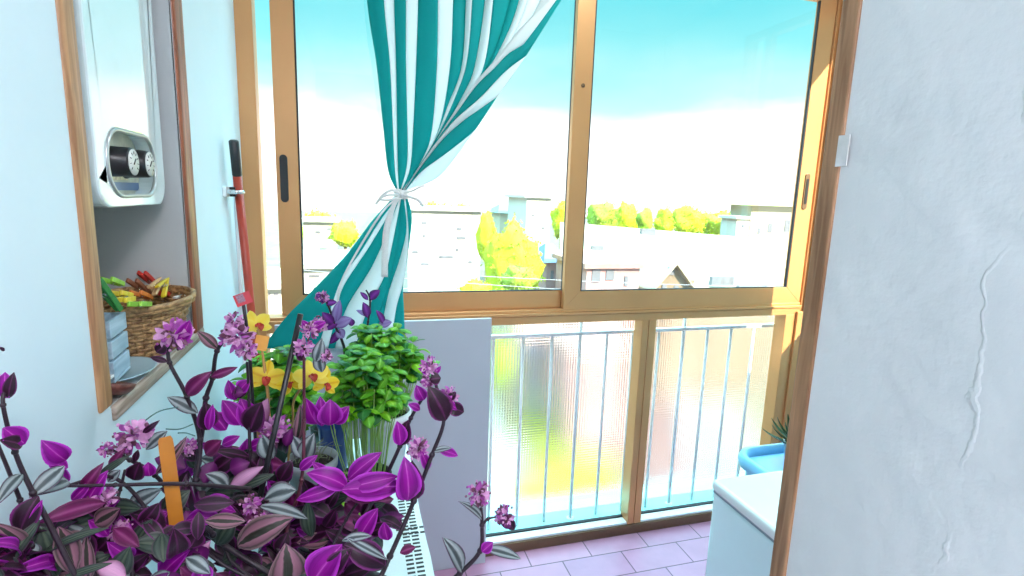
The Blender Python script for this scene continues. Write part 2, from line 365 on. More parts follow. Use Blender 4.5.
def sash(x0, x1, xi0, xi1, y, z0, zi0, zi1, z1, hx, hz, side):
    s = group_structure('sliding_sash', (x0, y, z0)); s.parent = win; s.location = (0, 0, 0)
    s.matrix_parent_inverse = parent_inv(win)
    fr = MB(); d = .026
    for pts in (((x0, z0), (xi0, zi0), (xi0, zi1), (x0, z1)), ((x1, z0), (x1, z1), (xi1, zi1), (xi1, zi0)),
                ((x0, z0), (x1, z0), (xi1, zi0), (xi0, zi0)), ((x0, z1), (xi0, zi1), (xi1, zi1), (x1, z1))):
        b = len(fr.v)
        for yy in (y, y+d):
            for (x, z) in pts: fr.v.append((x, yy, z))
        for q in ((0, 1, 2, 3), (7, 6, 5, 4), (0, 4, 5, 1), (1, 5, 6, 2), (2, 6, 7, 3), (3, 7, 4, 0)): fr.quadface([b+i for i in q])
    o = fr.build('sash_frame', M_brz, s, smooth=False, bevel=.0016)
    bm = bmesh.new(); bm.from_mesh(o.data); bmesh.ops.recalc_face_normals(bm, faces=bm.faces); bm.to_mesh(o.data); bm.free()
    g = MB(); gy = y+.010
    g.box(xi0, xi0+.005, gy-.008, gy+.004, zi0, zi1); g.box(xi1-.005, xi1, gy-.008, gy+.004, zi0, zi1); g.box(xi0, xi1, gy-.008, gy+.004, zi0, zi0+.004)
    g.build('glazing_seal', M_seal, s, smooth=False)
    MB().box(xi0-.008, xi1+.008, gy, gy+.004, zi0-.008, zi1+.008).build('glass_pane', M_glass, s, smooth=False)
    # recessed finger pull: stadium shaped plate with a dark slot
    def stadium(w, h, yf, yb):
        k = MB(); n = 10; ring = []
        for i in range(n+1): a = PI*i/n; ring.append((hx+w/2*math.cos(a), hz+h/2-w/2+w/2*math.sin(a)))
        for i in range(n+1): a = PI+PI*i/n; ring.append((hx+w/2*math.cos(a), hz-h/2+w/2+w/2*math.sin(a)))
        for yy in (yf, yb):
            for (x, z) in ring: k.v.append((x, yy, z))
        m = len(ring); k.quadface(list(range(m))); k.quadface([m+i for i in range(m)][::-1])
        for i in range(m): k.quadface([i, m+i, m+(i+1) % m, (i+1) % m])
        return k
    stadium(.026, .165, y-.004, y+.001).build('finger_pull', M_brzd if side else M_black, s, smooth=False, bevel=.001)
    if side: stadium(.013, .115, y-.0055, y-.003).build('pull_slot', M_black, s, smooth=False)
    return s
sash(-.268, .905, -.195, .83, YW+.037, 1.093, 1.166, 2.43, 2.50, -.243, 1.585, 0)
rs = sash(.8215, 2.037, .895, 1.952, YW+.004, 1.0915, 1.167, 2.43, 2.50, 1.993, 1.615, 1)
k = MB(); k.lathe([(.001, -.004), (.006, -.003), (.008, 0), (.008, .002)], (0, 0, 0), 12)
kk = MB(); kk.v = [(.858+x, YW+.004-z, 1.985+y) for (x, y, z) in k.v]; kk.f, kk.mi, kk.uv = k.f, k.mi, k.uv
kk.build('screw_cap', M_brzd, rs)

# ------------------------------------------------------------------ outside the lower lights: kerb, railing, patterned screen
lg = structure(MB().box(-.6, 2.6, 2.092, 2.30, -.25, .06).build('trim_3', M_ledge, smooth=False, bevel=.004))
RY = 2.125
rl = thing('balcony_railing', (.95, RY, .06), 'white painted iron balcony railing standing on the turquoise kerb behind the lower window lights', 'railing')
MB().box(-.5, 2.5, RY-.010, RY+.010, .952, .968).build('top_rail', M_rail, rl, smooth=False, bevel=.002)
xs = [.947 + .1325*k for k in range(-10, 12)]
for i, x in enumerate(xs):
    tall = i in (10, 14)
    q = MB(); q.tube([(x, RY, .058), (x, RY, 1.03 if tall else .953)], .0078 if tall else .0066, 8)
    q.build('post' if tall else 'baluster', M_rail, rl)
    if tall: MB().lathe([(.018, 0), (.018, .003), (.009, .006)], (x, RY, .059), 12).build('foot_flange', M_rail, rl)
sp = MB(); sp.lathe([(.0075, -.012), (.0075, .012)], (.90, 2.0945, .045), 10); sp.build('drain_spout', pm('grey_plastic', (.25, .27, .28), .5, noise=.1), lg)
ps = structure(MB().box(-.6, 2.6, 2.185, 2.189, .062, 1.06).build('window_2', M_pglass, smooth=False))
# ------------------------------------------------------------------ grey board below the transom
bd = tag(MB().box(-.285, .505, 1.988, 2.004, .001, 1.0735).build('panel_board', pm('pale_grey_laminate', (.46, .47, .52), .5, noise=.03, scale=3), smooth=False, bevel=.002),
         'plain pale grey board standing upright against the bottom left of the window', 'board')

# ------------------------------------------------------------------ boiler in the niche
bl = thing('water_heater', (-.55, 1.185, 1.51), 'white wall boiler with oval control window hanging in the niche', 'boiler')
def rounded_plate(y0, y1, z0, z1, r, x0, x1, hole=None, n=8):
    """rounded rectangle in the YZ plane extruded from x0 (back) to x1 (front); optional stadium hole"""
    def ring(a0, a1, b0, b1, rr):
        out = []
        for (cy, cz, s) in ((a1-rr, b1-rr, 0), (a0+rr, b1-rr, 1), (a0+rr, b0+rr, 2), (a1-rr, b0+rr, 3)):
            for i in range(n+1):
                a = PI/2*(s+i/n); out.append((cy+rr*math.cos(a), cz+rr*math.sin(a)))
        return out
    R = ring(y0, y1, z0, z1, r); k = MB(); m = len(R)
    for x in (x0, x1):
        for (y, z) in R: k.v.append((x, y, z))
    for i in range(m): k.quadface([i, (i+1) % m, m+(i+1) % m, m+i])
    k.quadface(list(range(m))[::-1])
    if not hole: k.quadface([m+i for i in range(m)])
    else:
        H = ring(*hole); b = len(k.v)
        for (y, z) in H: k.v.append((x1, y, z))
        for (y, z) in H: k.v.append((x1-.03, y, z))
        for i in range(m):
            j = (i+1) % m
            k.quadface([m+i, m+j, b+j, b+i]); k.quadface([b+i, b+j, b+m+j, b+m+i])
    return k
BX = -.398
M_boil = pm('sky_tinted_enamel', (.78, .90, .92), .10, noise=.01, coat=1, spec=.8)  # white boiler; the cyan tint stands in for sky reflected in it
hole = (1.062, 1.288, 1.528, 1.642, .054)
rounded_plate(1.022, 1.345, 1.508, 2.25, .045, XL-.34, BX, hole).build('casing', M_boil, bl, smooth=False, bevel=.006, seg=3)
cp = rounded_plate(1.062, 1.288, 1.528, 1.642, .054, BX-.034, BX-.029).build('control_panel', pm('pale_control_panel', (.62, .62, .50), .4, noise=.25, scale=30), bl, smooth=False)
def stadium_tube(a0, a1, b0, b1, rr, x, rad, name, mat):
    pts = []
    for (cy, cz, s) in ((a1-rr, b1-rr, 0), (a0+rr, b1-rr, 1), (a0+rr, b0+rr, 2), (a1-rr, b0+rr, 3)):
        for i in range(9): a = PI/2*(s+i/8); pts.append((x, cy+rr*math.cos(a), cz+rr*math.sin(a)))
    pts += [pts[0], pts[1]]
    return MB().tube(pts, rad, 8).build(name, mat, bl)
stadium_tube(1.062, 1.288, 1.528, 1.642, .054, BX, .004, 'panel_bezel', pm('silver_bezel', (.55, .58, .58), .3, .6, noise=.05))
MB().box(BX-.029, BX-.026, 1.085, 1.27, 1.537, 1.552).build('panel_strip', pm('blue_strip', (.12, .20, .38), .4, noise=.1), cp, smooth=False)
MB().box(BX-.0285, BX-.0275, 1.10, 1.225, 1.556, 1.582).build('printed_label', pm('cream_label', (.75, .68, .45), .5, noise=.3, scale=80), cp, smooth=False)
def knob(yc):
    k = MB(); k.lathe([(.029, 0), (.029, .004), (.027, .006), (.0255, .040), (.024, .043), (.0001, .043)], (0, 0, 0), 24)
    kk = MB(); kk.v = [(BX-.029+z, yc+x, 1.588+y) for (x, y, z) in k.v]; kk.f, kk.mi, kk.uv = [q[::-1] if 0 else q for q in k.f], k.mi, k.uv
    o = kk.build('knob', M_black, bl, bevel=0)
    d = MB(); d.lathe([(.023, 0), (.023, .0015), (.0001, .0018)], (0, 0, 0), 24)
    dd = MB(); dd.v = [(BX+.0142+z, yc+x, 1.588+y) for (x, y, z) in d.v]; dd.f, dd.mi, dd.uv = d.f, d.mi, d.uv
    dial = dd.build('dial_face', pm('white_dial', (.80, .80, .76), .35, noise=.04), o)
    tk = MB()
    for i in range(9):
        a = -2.3+4.6*i/8; c, s = math.cos(a), math.sin(a)
        tk.tube([(BX+.0163, yc+.014*s, 1.588+.014*c), (BX+.0163, yc+.019*s, 1.588+.019*c)], .0006, 4)
    tk.tube([(BX+.0163, yc-.004, 1.588-.004), (BX+.0163, yc+.006, 1.588+.006)], .0013, 4)
    tk.build('dial_marks', M_black, o)
knob(1.133); knob(1.213)
v = MB(); v.tube([(XL-.06, .985, 1.50), (XL-.03, .985, 1.50)], .014, 10); v.tube([(XL-.045, .985, 1.50), (XL-.045, .985, 1.44), (XL-.08, .985, 1.42)], .007, 8)
v.tube([(XL-.045, .985, 1.50), (XL-.10, 1.03, 1.515)], .008, 8)
v.build('inlet_valve', M_chrome, bl)

# ------------------------------------------------------------------ things on the niche shelf
NZ = NZ0+.0045
pl = MB(); pl.lathe([(.0001, 0), (.040, 0), (.048, .004), (.078, .013), (.080, .015), (.076, .0145), (.047, .007), (.0001, .005)], (-.424, 1.062, NZ), 36, sx=.88)
tag(pl.build('plate', pm('pale_blue_glaze', (.42, .60, .68), .25, noise=.06, coat=.4)), 'pale blue plate lying on the niche sill under the small crate', 'plate')
# small blue slatted crate
cr = thing('slatted_crate', (-.425, 1.03, NZ+.018), 'small pale blue slatted wooden crate in the wall niche beside the wicker basket', 'crate')
M_crate = wood('pale_blue_painted_wood', srgb(150, 180, 198), srgb(190, 214, 228), .55, 'Y')
CM = Matrix.Translation((-.428, 1.020, NZ+.0155)) @ Matrix.Rotation(math.radians(4), 4, 'Z')
cx, cy = .040, .040
MB().box(-cx, cx, -cy, cy, 0, .005, M=CM).build('base_board', M_crate, cr, smooth=False, bevel=.001)
for z in (.006, .040, .074):
    for (a, b, c, d) in ((-cx, cx, -cy, -cy+.006), (-cx, cx, cy-.006, cy), (-cx, -cx+.006, -cy+.006, cy-.006), (cx-.006, cx, -cy+.006, cy-.006)):
        MB().box(a, b, c, d, z, z+.029, M=CM).build('slat', M_crate, cr, smooth=False, bevel=.0012)
for a in (-1, 1):
    for b in (-1, 1): MB().box(a*(cx-.012)-.005, a*(cx-.012)+.005, b*(cy-.012)-.005, b*(cy-.012)+.005, .005, .095, M=CM).build('corner_post', M_crate, cr, smooth=False)
# brown dish leaning at the near end
bd2 = MB()
DM = Matrix.Translation((-.385, .958, NZ+.020)) @ Matrix.Rotation(math.radians(-18), 4, 'X') @ Matrix.Rotation(math.radians(10), 4, 'Y')
tmp = MB(); tmp.lathe([(.0001, -.012), (.026, -.012), (.034, -.002), (.036, .006), (.033, .006), (.030, 0), (.0001, -.006)], (0, 0, 0), 28, sy=1.0)
bd2.v = [tuple(DM @ Vector(q)) for q in tmp.v]; bd2.f, bd2.mi, bd2.uv = tmp.f, tmp.mi, tmp.uv
tag(bd2.build('wooden_dish', wood('dark_brown_wood', srgb(84, 46, 40), srgb(128, 78, 68), .3, 'Y')), 'small round brown dish tipped against the near end of the niche', 'dish')
bar = tag(MB().box(-.392, -.386, .944, .990, NZ+.026, NZ+.031).build('white_stick', M_white, smooth=False, bevel=.001), 'short white stick lying on the brown dish in the niche', 'stick')

# wicker basket: woven rows round uprights
bk = thing('wicker_basket', (-.43, 1.235, NZ), 'oval brown wicker basket full of clothes pegs in the wall niche', 'basket')
M_wick = wood('wicker', srgb(120, 84, 52), srgb(205, 165, 112), .55, 'Y', 10)
bcx, bcy = -.432, 1.232
def bpt(a, z):
    t = z/.105; ry = .082+.050*t**1.2; rx = .062+.030*t**1.2
    return Vector((bcx+rx*math.cos(a), bcy+ry*math.sin(a), NZ+.003+z))
nb = 36
wv = MB()
for i, z in enumerate([.004+.0078*k for k in range(12)]):
    pts = []
    for j in range(nb*2+1):
        a = 2*PI*j/(nb*2); q = bpt(a, z); c = Vector((bcx, bcy, q.z)); o = (q-c).normalized()
        pts.append(q + o*(.0022*math.sin(PI*j+PI*i) if j % 2 == 0 else 0) + o*(.0024*math.cos(PI*(j/2+i))))
    wv.tube(pts, .0042, 6)
wv.build('woven_side', M_wick, bk)
up = MB()
for j in range(nb):
    a = 2*PI*j/nb; up.tube([bpt(a, 0), bpt(a, .05), bpt(a, .098)], .0026, 5)
up.build('upright_canes', M_wick, bk)
rm = MB()
for r_, dz in ((.006, .100), (.006, .107)):
    pts = [bpt(2*PI*j/48, dz) + Vector((math.cos(2*PI*j/48), math.sin(2*PI*j/48), 0))*(.004+.0015*math.sin(j*1.9)) for j in range(49)]
    rm.tube(pts, r_, 7)
rm.build('braided_rim', M_wick, bk)
bb = MB(); bb.lathe([(.0001, .001), (1, .001), (1, .005), (.0001, .005)], (bcx, bcy, NZ), 36, sx=.062, sy=.082); bb.build('basket_base', M_wick, bk)

# clothes pegs: two jaws and a wire spring each
A = math.radians
PEGC = {'yellow': (.80, .62, .04), 'lime green': (.30, .62, .06), 'red': (.55, .03, .02), 'orange': (.80, .22, .03), 'bare wooden': (.60, .40, .20), 'white': (.80, .80, .76), 'dark green': (.03, .22, .04), 'brown': (.30, .10, .05)}
def peg(col, tail, head, label, op=.14, X=(-.41, -.41), roll=0):
    m = pm(col.replace(' ', '_')+'_peg', PEGC[col], .4, noise=.08, scale=60)
    o = thing('clothes_peg', (0, 0, 0), label, 'clothes peg', 'clothes pegs in the wicker basket')
    for s in (-1, 1):
        k = MB(); L_ = .072
        T = Matrix.Translation((.036, s*.0035, 0)) @ Matrix.Rotation(s*-op*.5, 4, 'Z') @ Matrix.Translation((-.036, 0, 0))
        sec = [(0, .0010, .0052), (.006, 0, .0062), (.028, 0, .0060), (.033, .0016, .0050), (.038, 0, .0058), (.050, 0, .0052), (L_, .0012, .0036)]
        for x, a, b in sec:
            for (yy, zz) in ((a, -.0045), (b, -.0045), (b, .0045), (a, .0045)): k.v.append(tuple(T @ Vector((x, s*yy, zz))))
        for i in range(len(sec)-1):
            for j in range(4):
                q = [i*4+j, i*4+(j+1) % 4, (i+1)*4+(j+1) % 4, (i+1)*4+j]; k.quadface(q if s > 0 else q[::-1])
        k.quadface([0, 1, 2, 3][::-1] if s > 0 else [0, 1, 2, 3]); e = (len(sec)-1)*4; k.quadface([e, e+1, e+2, e+3] if s > 0 else [e+3, e+2, e+1, e])
        k.build('jaw', m, o, smooth=False, bevel=.0008)
    k = MB(); pts = [(.034+.0035*math.cos(a), .0035*math.sin(a), -.006+.012*a/(6*PI)) for a in [i*PI/6 for i in range(37)]]
    k.tube(pts, .0007, 5); k.build('spring', M_chrome, o)
    a_, b_ = atx(tail[0], tail[1], X[0]), atx(head[0], head[1], X[1]); d = (b_-a_).normalized(); c = (a_+b_)/2
    o.location = c - d*.036; q = d.to_track_quat('X', 'Z').to_euler(); o.rotation_euler = q; o.rotation_euler.rotate_axis('X', roll)
    return o
peg('lime green', (99, 277), (128, 286), 'lime green clothes peg sticking out at the near top of the basket', X=(-.44, -.44))
peg('yellow', (110, 292), (135, 296), 'upper of the two yellow clothes pegs lying flat at the near end', X=(-.42, -.42))
peg('yellow', (114, 301), (137, 298), 'lower of the two yellow clothes pegs lying flat at the near end', X=(-.395, -.40))
peg('dark green', (100, 286), (114, 303), 'dark green clothes peg tilted down at the near rim of the basket', X=(-.40, -.39))
peg('lime green', (126, 304), (156, 304), 'lime green clothes peg stretched along the front rim', X=(-.375, -.375))
peg('brown', (134, 282), (148, 293), 'brown clothes peg leaning in the middle of the heap', X=(-.45, -.44))
peg('red', (142, 273), (159, 288), 'red clothes peg standing up behind the upright yellow one', X=(-.455, -.44), op=.05)
peg('red', (158, 291), (175, 299), 'red clothes peg half hidden behind the white one', X=(-.42, -.41))
peg('yellow', (157, 298), (170, 273), 'yellow clothes peg standing open and upright in the basket', .34, X=(-.40, -.41), roll=1.2)
peg('bare wooden', (145, 300), (166, 272), 'bare wooden clothes peg leaning beside the upright yellow one', X=(-.41, -.42), roll=1.2)
peg('orange', (134, 292), (152, 298), 'orange clothes peg lying in the middle of the basket', X=(-.425, -.42))
peg('white', (168, 304), (191, 295), 'white clothes peg lying over the far rim of the basket', .05, X=(-.385, -.385), roll=1.57)

# ------------------------------------------------------------------ broom hanging at the corner, conduit behind it
bt = atx(233.5, 140, -.338); bm_ = atx(252, 318, -.338); dr = (bm_-bt).normalized()
bend_ = bt + dr*1.25
bo = thing('broom', (bend_.x, bend_.y, bend_.z), 'red handled broom with black grip hanging in a clip beside the window', 'broom')
M_red = pm('red_broom_handle', (.46, .05, .025), .3, noise=.05)
MB().tube([bt+dr*.10, bend_], .0125, 14).build('handle', M_red, bo)
MB().tube([bt, bt+dr*.004, bt+dr*.10, bt+dr*.104], [.010, .0135, .0135, .0125], 14).build('grip', M_black, bo)
hd = MB(); hd.box(bend_.x-.02, bend_.x+.03, bend_.y-.11, bend_.y+.06, bend_.z-.05, bend_.z+.01); hd.build('brush_head', M_red, bo, smooth=False, bevel=.008)
bs = MB(); bs.box(bend_.x-.016, bend_.x+.026, bend_.y-.105, bend_.y+.055, bend_.z-.14, bend_.z-.05); bs.build('bristles', pm('dark_bristles', (.05, .05, .06), .8, noise=.4, scale=90), bo, smooth=False)
cl = thing('broom_clip', (XL, 1.87, 1.535), 'chrome spring clip on the wall holding the red broom', 'clip')
cpt = atx(236.5, 192, -.338)
MB().box(XL, XL+.010, cpt.y-.024, cpt.y+.024, cpt.z-.014, cpt.z+.014).build('back_plate', M_white, cl, smooth=False, bevel=.001)
k = MB(); k.tube([Vector((XL+.01, cpt.y-.02, cpt.z))]+[Vector((cpt.x+.0175*math.cos(a), cpt.y+.0175*math.sin(a), cpt.z)) for a in [PI*1.25-i*PI*1.5/10+PI for i in range(11)]], .0065, 6)
k.build('spring_arm', M_chrome, cl)
MB().box(XL+.010, XL+.026, cpt.y+.016, cpt.y+.040, cpt.z-.014, cpt.z+.014).build('jaw_pad', M_black, cl, smooth=False, bevel=.001)
cd = structure(MB().box(XL, XL+.010, 1.875, 1.889, .85, 1.66).build('trim_4', M_white, smooth=False, bevel=.002))

# ------------------------------------------------------------------ table under the plants
tb = thing('side_table', (-.115, 1.0, 0), 'narrow white table along the left wall carrying the plant pots', 'table')
TZ = .765
MB().box(XL+.01, .137, .34, 1.66, TZ-.03, TZ).build('table_top', M_white, tb, smooth=False, bevel=.004)
for x in (XL+.05, .085):
    for y in (.39, 1.61): MB().box(x-.02, x+.02, y-.02, y+.02, 0, TZ-.03).build('leg', M_white, tb, smooth=False, bevel=.003)
def cloth_mat():
    m, nt, out = nodes('white_openwork_cloth'); L = nt.links.new
    p = N(nt, 'ShaderNodeBsdfPrincipled'); p.inputs['Roughness'].default_value = .8
    tc = N(nt, 'ShaderNodeTexCoord'); nz = N(nt, 'ShaderNodeTexNoise'); nz.inputs['Scale'].default_value = 300
    L(tc.outputs['Object'], nz.inputs['Vector'])
    r = N(nt, 'ShaderNodeValToRGB'); r.color_ramp.elements[0].color = (.70, .84, .86, 1); r.color_ramp.elements[1].color = (.82, .92, .93, 1)
    L(nz.outputs['Fac'], r.inputs['Fac']); L(r.outputs['Color'], p.inputs['Base Color'])
    bp = N(nt, 'ShaderNodeBump'); bp.inputs['Strength'].default_value = .3; bp.inputs['Distance'].default_value = .001
    L(nz.outputs['Fac'], bp.inputs['Height']); L(bp.outputs['Normal'], p.inputs['Normal']); L(p.outputs['BSDF'], out.inputs['Surface'])
    return m
M_cloth = cloth_mat(); M_hole = pm('openwork_gap', (.05, .06, .06), .9, noise=.2)
tc_ = MB(); ny = 120; cols = [XL+.012, XL+.1, -.1, .02, .11, .138, .146, .149, .151, .153, .155]
b0 = 0
for i in range(ny+1):
    y = .33+1.34*i/ny
    for j, x in enumerate(cols):
        z = TZ+.003
        if j >= 6:
            k = j-5; z = TZ+.002-(k/5)*(.135+.02*abs(math.sin(y*26)))   ; x = x+.010*math.sin(y*13+.6)*(k/5)
        tc_.v.append((x, y, z))
for i in range(ny):
    for j in range(len(cols)-1): tc_.quadface([i*len(cols)+j, i*len(cols)+j+1, (i+1)*len(cols)+j+1, (i+1)*len(cols)+j])
clo = tag(tc_.build('tablecloth', M_cloth), 'white openwork tablecloth with scalloped hem under the flower pots', 'tablecloth')
sm = clo.modifiers.new('thick', 'SOLIDIFY'); sm.thickness = .0014; sm.offset = 1
ow = MB()
def cell(x, y, a, b): ow.box(x-a, x+a, y-b, y+b, TZ+.0042, TZ+.0049)
y = .36
while y < 1.64:
    cell(.098, y, .0080, .003); cell(.118, y, .0080, .003); y += .0135
for yy in (1.14, 1.16, 1.40, 1.42, .80, .82):
    x = .082
    while x < .140: cell(x, yy, .005, .0032); x += .0135
ow.build('openwork_band', M_hole, clo, smooth=False)

# ------------------------------------------------------------------ washing machine, bin and planter in the alcove
wm = thing('washing_machine', (1.16, .78, 0), 'white washing machine in the alcove behind the peeling wall', 'washing machine')
wx0, wx1, wy0, wy1 = .868, 1.46, .478, 1.076
M_wash = pm('washer_enamel', (.76, .86, .92), .25, noise=.01, coat=.3)
MB().box(wx0+.004, wx1, wy0, wy1-.004, .03, .815).build('cabinet', M_wash, wm, smooth=True, bevel=.012, seg=3)
MB().box(wx0, wx1+.004, wy0-.002, wy1, .818, .850).build('worktop', M_white, wm, smooth=True, bevel=.012, seg=4)
MB().box(wx0+.006, wx1, wy0+.004, wy1-.006, .814, .819).build('shadow_gap', pm('painted_gap_shade', (.25, .32, .38), .6, noise=.05), wm, smooth=False)  # grey strip painted in for the shade under the worktop
MB().box(wx1, wx1+.008, wy0+.02, wy1-.02, .70, .80).build('control_panel', M_wash, wm, smooth=False, bevel=.002)
k = MB(); k.lathe([(.17, 0), (.175, .012), (.15, .02), (.13, .012), (.0001, .004)], (0, 0, 0), 36)
kk = MB(); kk.v = [(wx1+z, -.0+.777+x, .40+y) for (x, y, z) in k.v]; kk.f, kk.mi, kk.uv = k.f, k.mi, k.uv; kk.build('door', M_chrome, wm)
for x in (wx0+.06, wx1-.06):
    for y in (wy0+.06, wy1-.06): MB().lathe([(.022, 0), (.022, .012), (.012, .014), (.012, .035)], (x, y, 0), 12).build('foot', M_black, wm)
# blue laundry bin: rounded rectangle with a rolled rim
bn = thing('laundry_bin', (1.445, 1.31, 0), 'pale blue plastic laundry bin between washing machine and window', 'laundry bin')
M_bin = pm('pale_blue_plastic', (.20, .52, .78), .35, noise=.03)
def rrect(cx, cy, hx, hy, r, z, n=6):
    o = []
    for (sx, sy, s) in ((1, 1, 0), (-1, 1, 1), (-1, -1, 2), (1, -1, 3)):
        for i in range(n+1):
            a = PI/2*(s+i/n); o.append((cx+sx*(hx-r)+r*math.cos(a), cy+sy*(hy-r)+r*math.sin(a), z))
    return o
by = 1.31
bcx2 = 1.445
k = MB(); rings = []
for (hx, hy, z) in ((.14, .11, .0), (.145, .115, .01), (.175, .14, .655), (.19, .155, .657), (.195, .16, .68), (.19, .155, .70), (.178, .143, .702), (.170, .136, .68), (.14, .11, .03)):
    rings.append(rrect(bcx2, by, hx, hy, .07, z))
for rg in rings: k.v.extend(rg)
m_ = len(rings[0])
for i in range(len(rings)-1):
    for j in range(m_): k.quadface([i*m_+j, i*m_+(j+1) % m_, (i+1)*m_+(j+1) % m_, (i+1)*m_+j])
k.quadface(list(range(m_))[::-1]); k.quadface([(len(rings)-1)*m_+j for j in range(m_)])
k.build('tub', M_bin, bn, smooth=True)
MB().box(bcx2-.165, bcx2+.165, by-.13, by+.13, .664, .676).build('sunken_lid', pm('sky_blue_plastic', (.14, .42, .80), .35, noise=.03), bn, smooth=False, bevel=.004)
# spiky potted plant on the lid
sv = thing('succulent_plant', (1.47, 1.385, .676), 'spiky dark green succulent in a small pot on the blue bin', 'potted plant')
sx_, sy_ = 1.455, 1.385
sv.location = (sx_, sy_, .676)
MB().lathe([(.0001, 0), (.032, 0), (.040, .055), (.043, .056), (.043, .066), (.038, .066), (.036, .055), (.0001, .052)], (sx_, sy_, .6755), 24).build('pot', pm('grey_ceramic', (.30, .33, .34), .5, noise=.1), sv)
sl = MB(); M_succ = leafmat('succulent_leaf', [(0, srgb(52, 80, 46)), (.7, srgb(28, 52, 30)), (1, srgb(120, 132, 60))], trans=.05, rough=.35)
for i in range(26):
    a = i*2.4; el = .25+1.1*(i/26); ln = .125-.03*(i/26)
    d = Vector((math.cos(a)*math.cos(el), math.sin(a)*math.cos(el), math.sin(el)))
    sl.leaf((sx_, sy_, .735), Vector((sx_, sy_, .735))+d*ln, .021, Vector((0, 0, 1)) - d*.5, bend=-.12, fold=.5, mt=0, mb=0, prof=[(0, .7), (.3, 1), (.6, .8), (.85, .4), (1, 0)])
sl.build('spiky_leaves', M_succ, sv)
# strip of tape on the casing
tag(MB().box(RX-.0052, RX-.0038, .566, .583, 1.603, 1.643).build('masking_tape', pm('off_white_tape', (.70, .68, .66), .6, noise=.08, scale=70, bump=.2), smooth=False), 'torn strip of whitish tape on the brown door casing', 'tape')
# ------------------------------------------------------------------ striped curtain, tied back
def cloth2(name, col, edge):
    m, nt, out = nodes(name); L = nt.links.new
    p = N(nt, 'ShaderNodeBsdfPrincipled'); p.inputs['Roughness'].default_value = .8
    tc = N(nt, 'ShaderNodeTexCoord'); mp = N(nt, 'ShaderNodeMapping'); mp.inputs['Scale'].default_value = (1, 1, .35)
    nz = N(nt, 'ShaderNodeTexNoise'); nz.inputs['Scale'].default_value = 500; L(tc.outputs['Object'], mp.inputs['Vector']); L(mp.outputs['Vector'], nz.inputs['Vector'])
    r = N(nt, 'ShaderNodeValToRGB'); r.color_ramp.elements[0].color = edge; r.color_ramp.elements[1].color = col
    L(nz.outputs['Fac'], r.inputs['Fac']); L(r.outputs['Color'], p.inputs['Base Color'])
    t = N(nt, 'ShaderNodeBsdfTranslucent'); L(r.outputs['Color'], t.inputs['Color'])
    mx = N(nt, 'ShaderNodeMixShader'); mx.inputs['Fac'].default_value = .52
    L(p.outputs[0], mx.inputs[1]); L(t.outputs[0], mx.inputs[2]); L(mx.outputs[0], out.inputs['Surface'])
    return m
M_teal = cloth2('teal_stripe_cloth', (.0, .43, .42, 1), (.0, .37, .36, 1)); M_cw = cloth2('white_stripe_cloth', (.86, .88, .88, 1), (.80, .82, .83, 1))
cur = thing('striped_curtain', (.15, 1.93, 1.54), 'teal and white striped curtain tied back in front of the left sliding sash', 'curtain')
CY = 1.93
TOPZ = 2.44
def resample(P, n):
    acc = [0]
    for a, b in zip(P, P[1:]): acc.append(acc[-1]+(b-a).length)
    out = []; j = 0
    for i in range(n+1):
        s = acc[-1]*i/n
        while j < len(P)-2 and acc[j+1] < s: j += 1
        d = acc[j+1]-acc[j]; out.append(P[j].lerp(P[j+1], 0 if d < 1e-9 else (s-acc[j])/d))
    return out
def edge(pts, ys, topx=None, fold=0):
    """boundary of one stripe: picture points + depth along it, carried on up to the rod"""
    P = [at(x, y, CY+d) for (x, y), d in zip(pts, ys)]
    if topx is not None:
        P0, P1 = P[0], P[1]; k = (TOPZ-P0.z)/(P0.z-P1.z)
        T = P0 + (P0-P1)*k*topx; T.z = TOPZ; T.y = CY + (P[0].y-CY)*1.2
        P = [T]+P
    return smooth_path(P, 8)
def loft(mb, A, B, mi, n=44, m=6, bulge=.25, cap=.008):
    A = resample(A, n); B = resample(B, n); b = len(mb.v)
    for i in range(n+1):
        w = (B[i]-A[i]).length
        for j in range(m+1):
            u = j/m; p = A[i].lerp(B[i], u); p = p + Vector((0, -min(cap, bulge*w)*math.sin(PI*u), 0)); mb.v.append(tuple(p))
    for i in range(n):
        for j in range(m): mb.quadface([b+i*(m+1)+j, b+(i+1)*(m+1)+j, b+(i+1)*(m+1)+j+1, b+i*(m+1)+j+1], mi)
z_ = .0
def dep(pts, a): # fold depth fades to nothing at the tie
    n = len(pts); return [a*(1-i/(n-1))**.6 for i in range(n)]
UP = [
 [(367,0),(376.6,65),(383,125),(388,170),(396.5,190)],
 [(384,0),(390,65),(393,130),(395,170),(397.5,190)],
 [(394,0),(396,65),(397,130),(397.8,170),(399,190)],
 [(406,0),(406,65),(407.5,130),(407,165),(400.5,190)],
 [(418,0),(416,65),(413,130),(410,168),(401.5,190)],
 [(438,0),(437,65),(432,130),(423,158),(402.5,190)],
 [(453,0),(450,65),(441,120),(428,152),(403,190)],
 [(466,0),(462,65),(448,105),(432,145),(403.5,190)],
 [(472,0),(467,60),(456,95),(436,138),(404,190)],
 [(485,0),(475,65),(463,95),(440,135),(404,190)],
 [(493,0),(484,65),(467,97),(444,132),(404.5,190)],
 [(510,0),(493,55),(472,92),(448,128),(404.5,190)],
 [(519,0),(502,45),(480,82),(452,124),(405,190)],
 [(527,0),(507,48),(485,80),(455,122),(405,190)],
 [(540,0),(523,30),(495,68),(460,118),(405.5,190)],
]
fd = [.012, -.010, .010, -.006, .008, -.012, .004, .012, -.010, .012, -.008, .014, .016, .000, .018]
E_ = [edge(p, dep(p, d), .35) for p, d in zip(UP, fd)]
cu = MB()
for i in range(len(UP)-1): loft(cu, E_[i], E_[i+1], 1 if (i % 2 == 1 and i != 11) or i == 12 else 0)
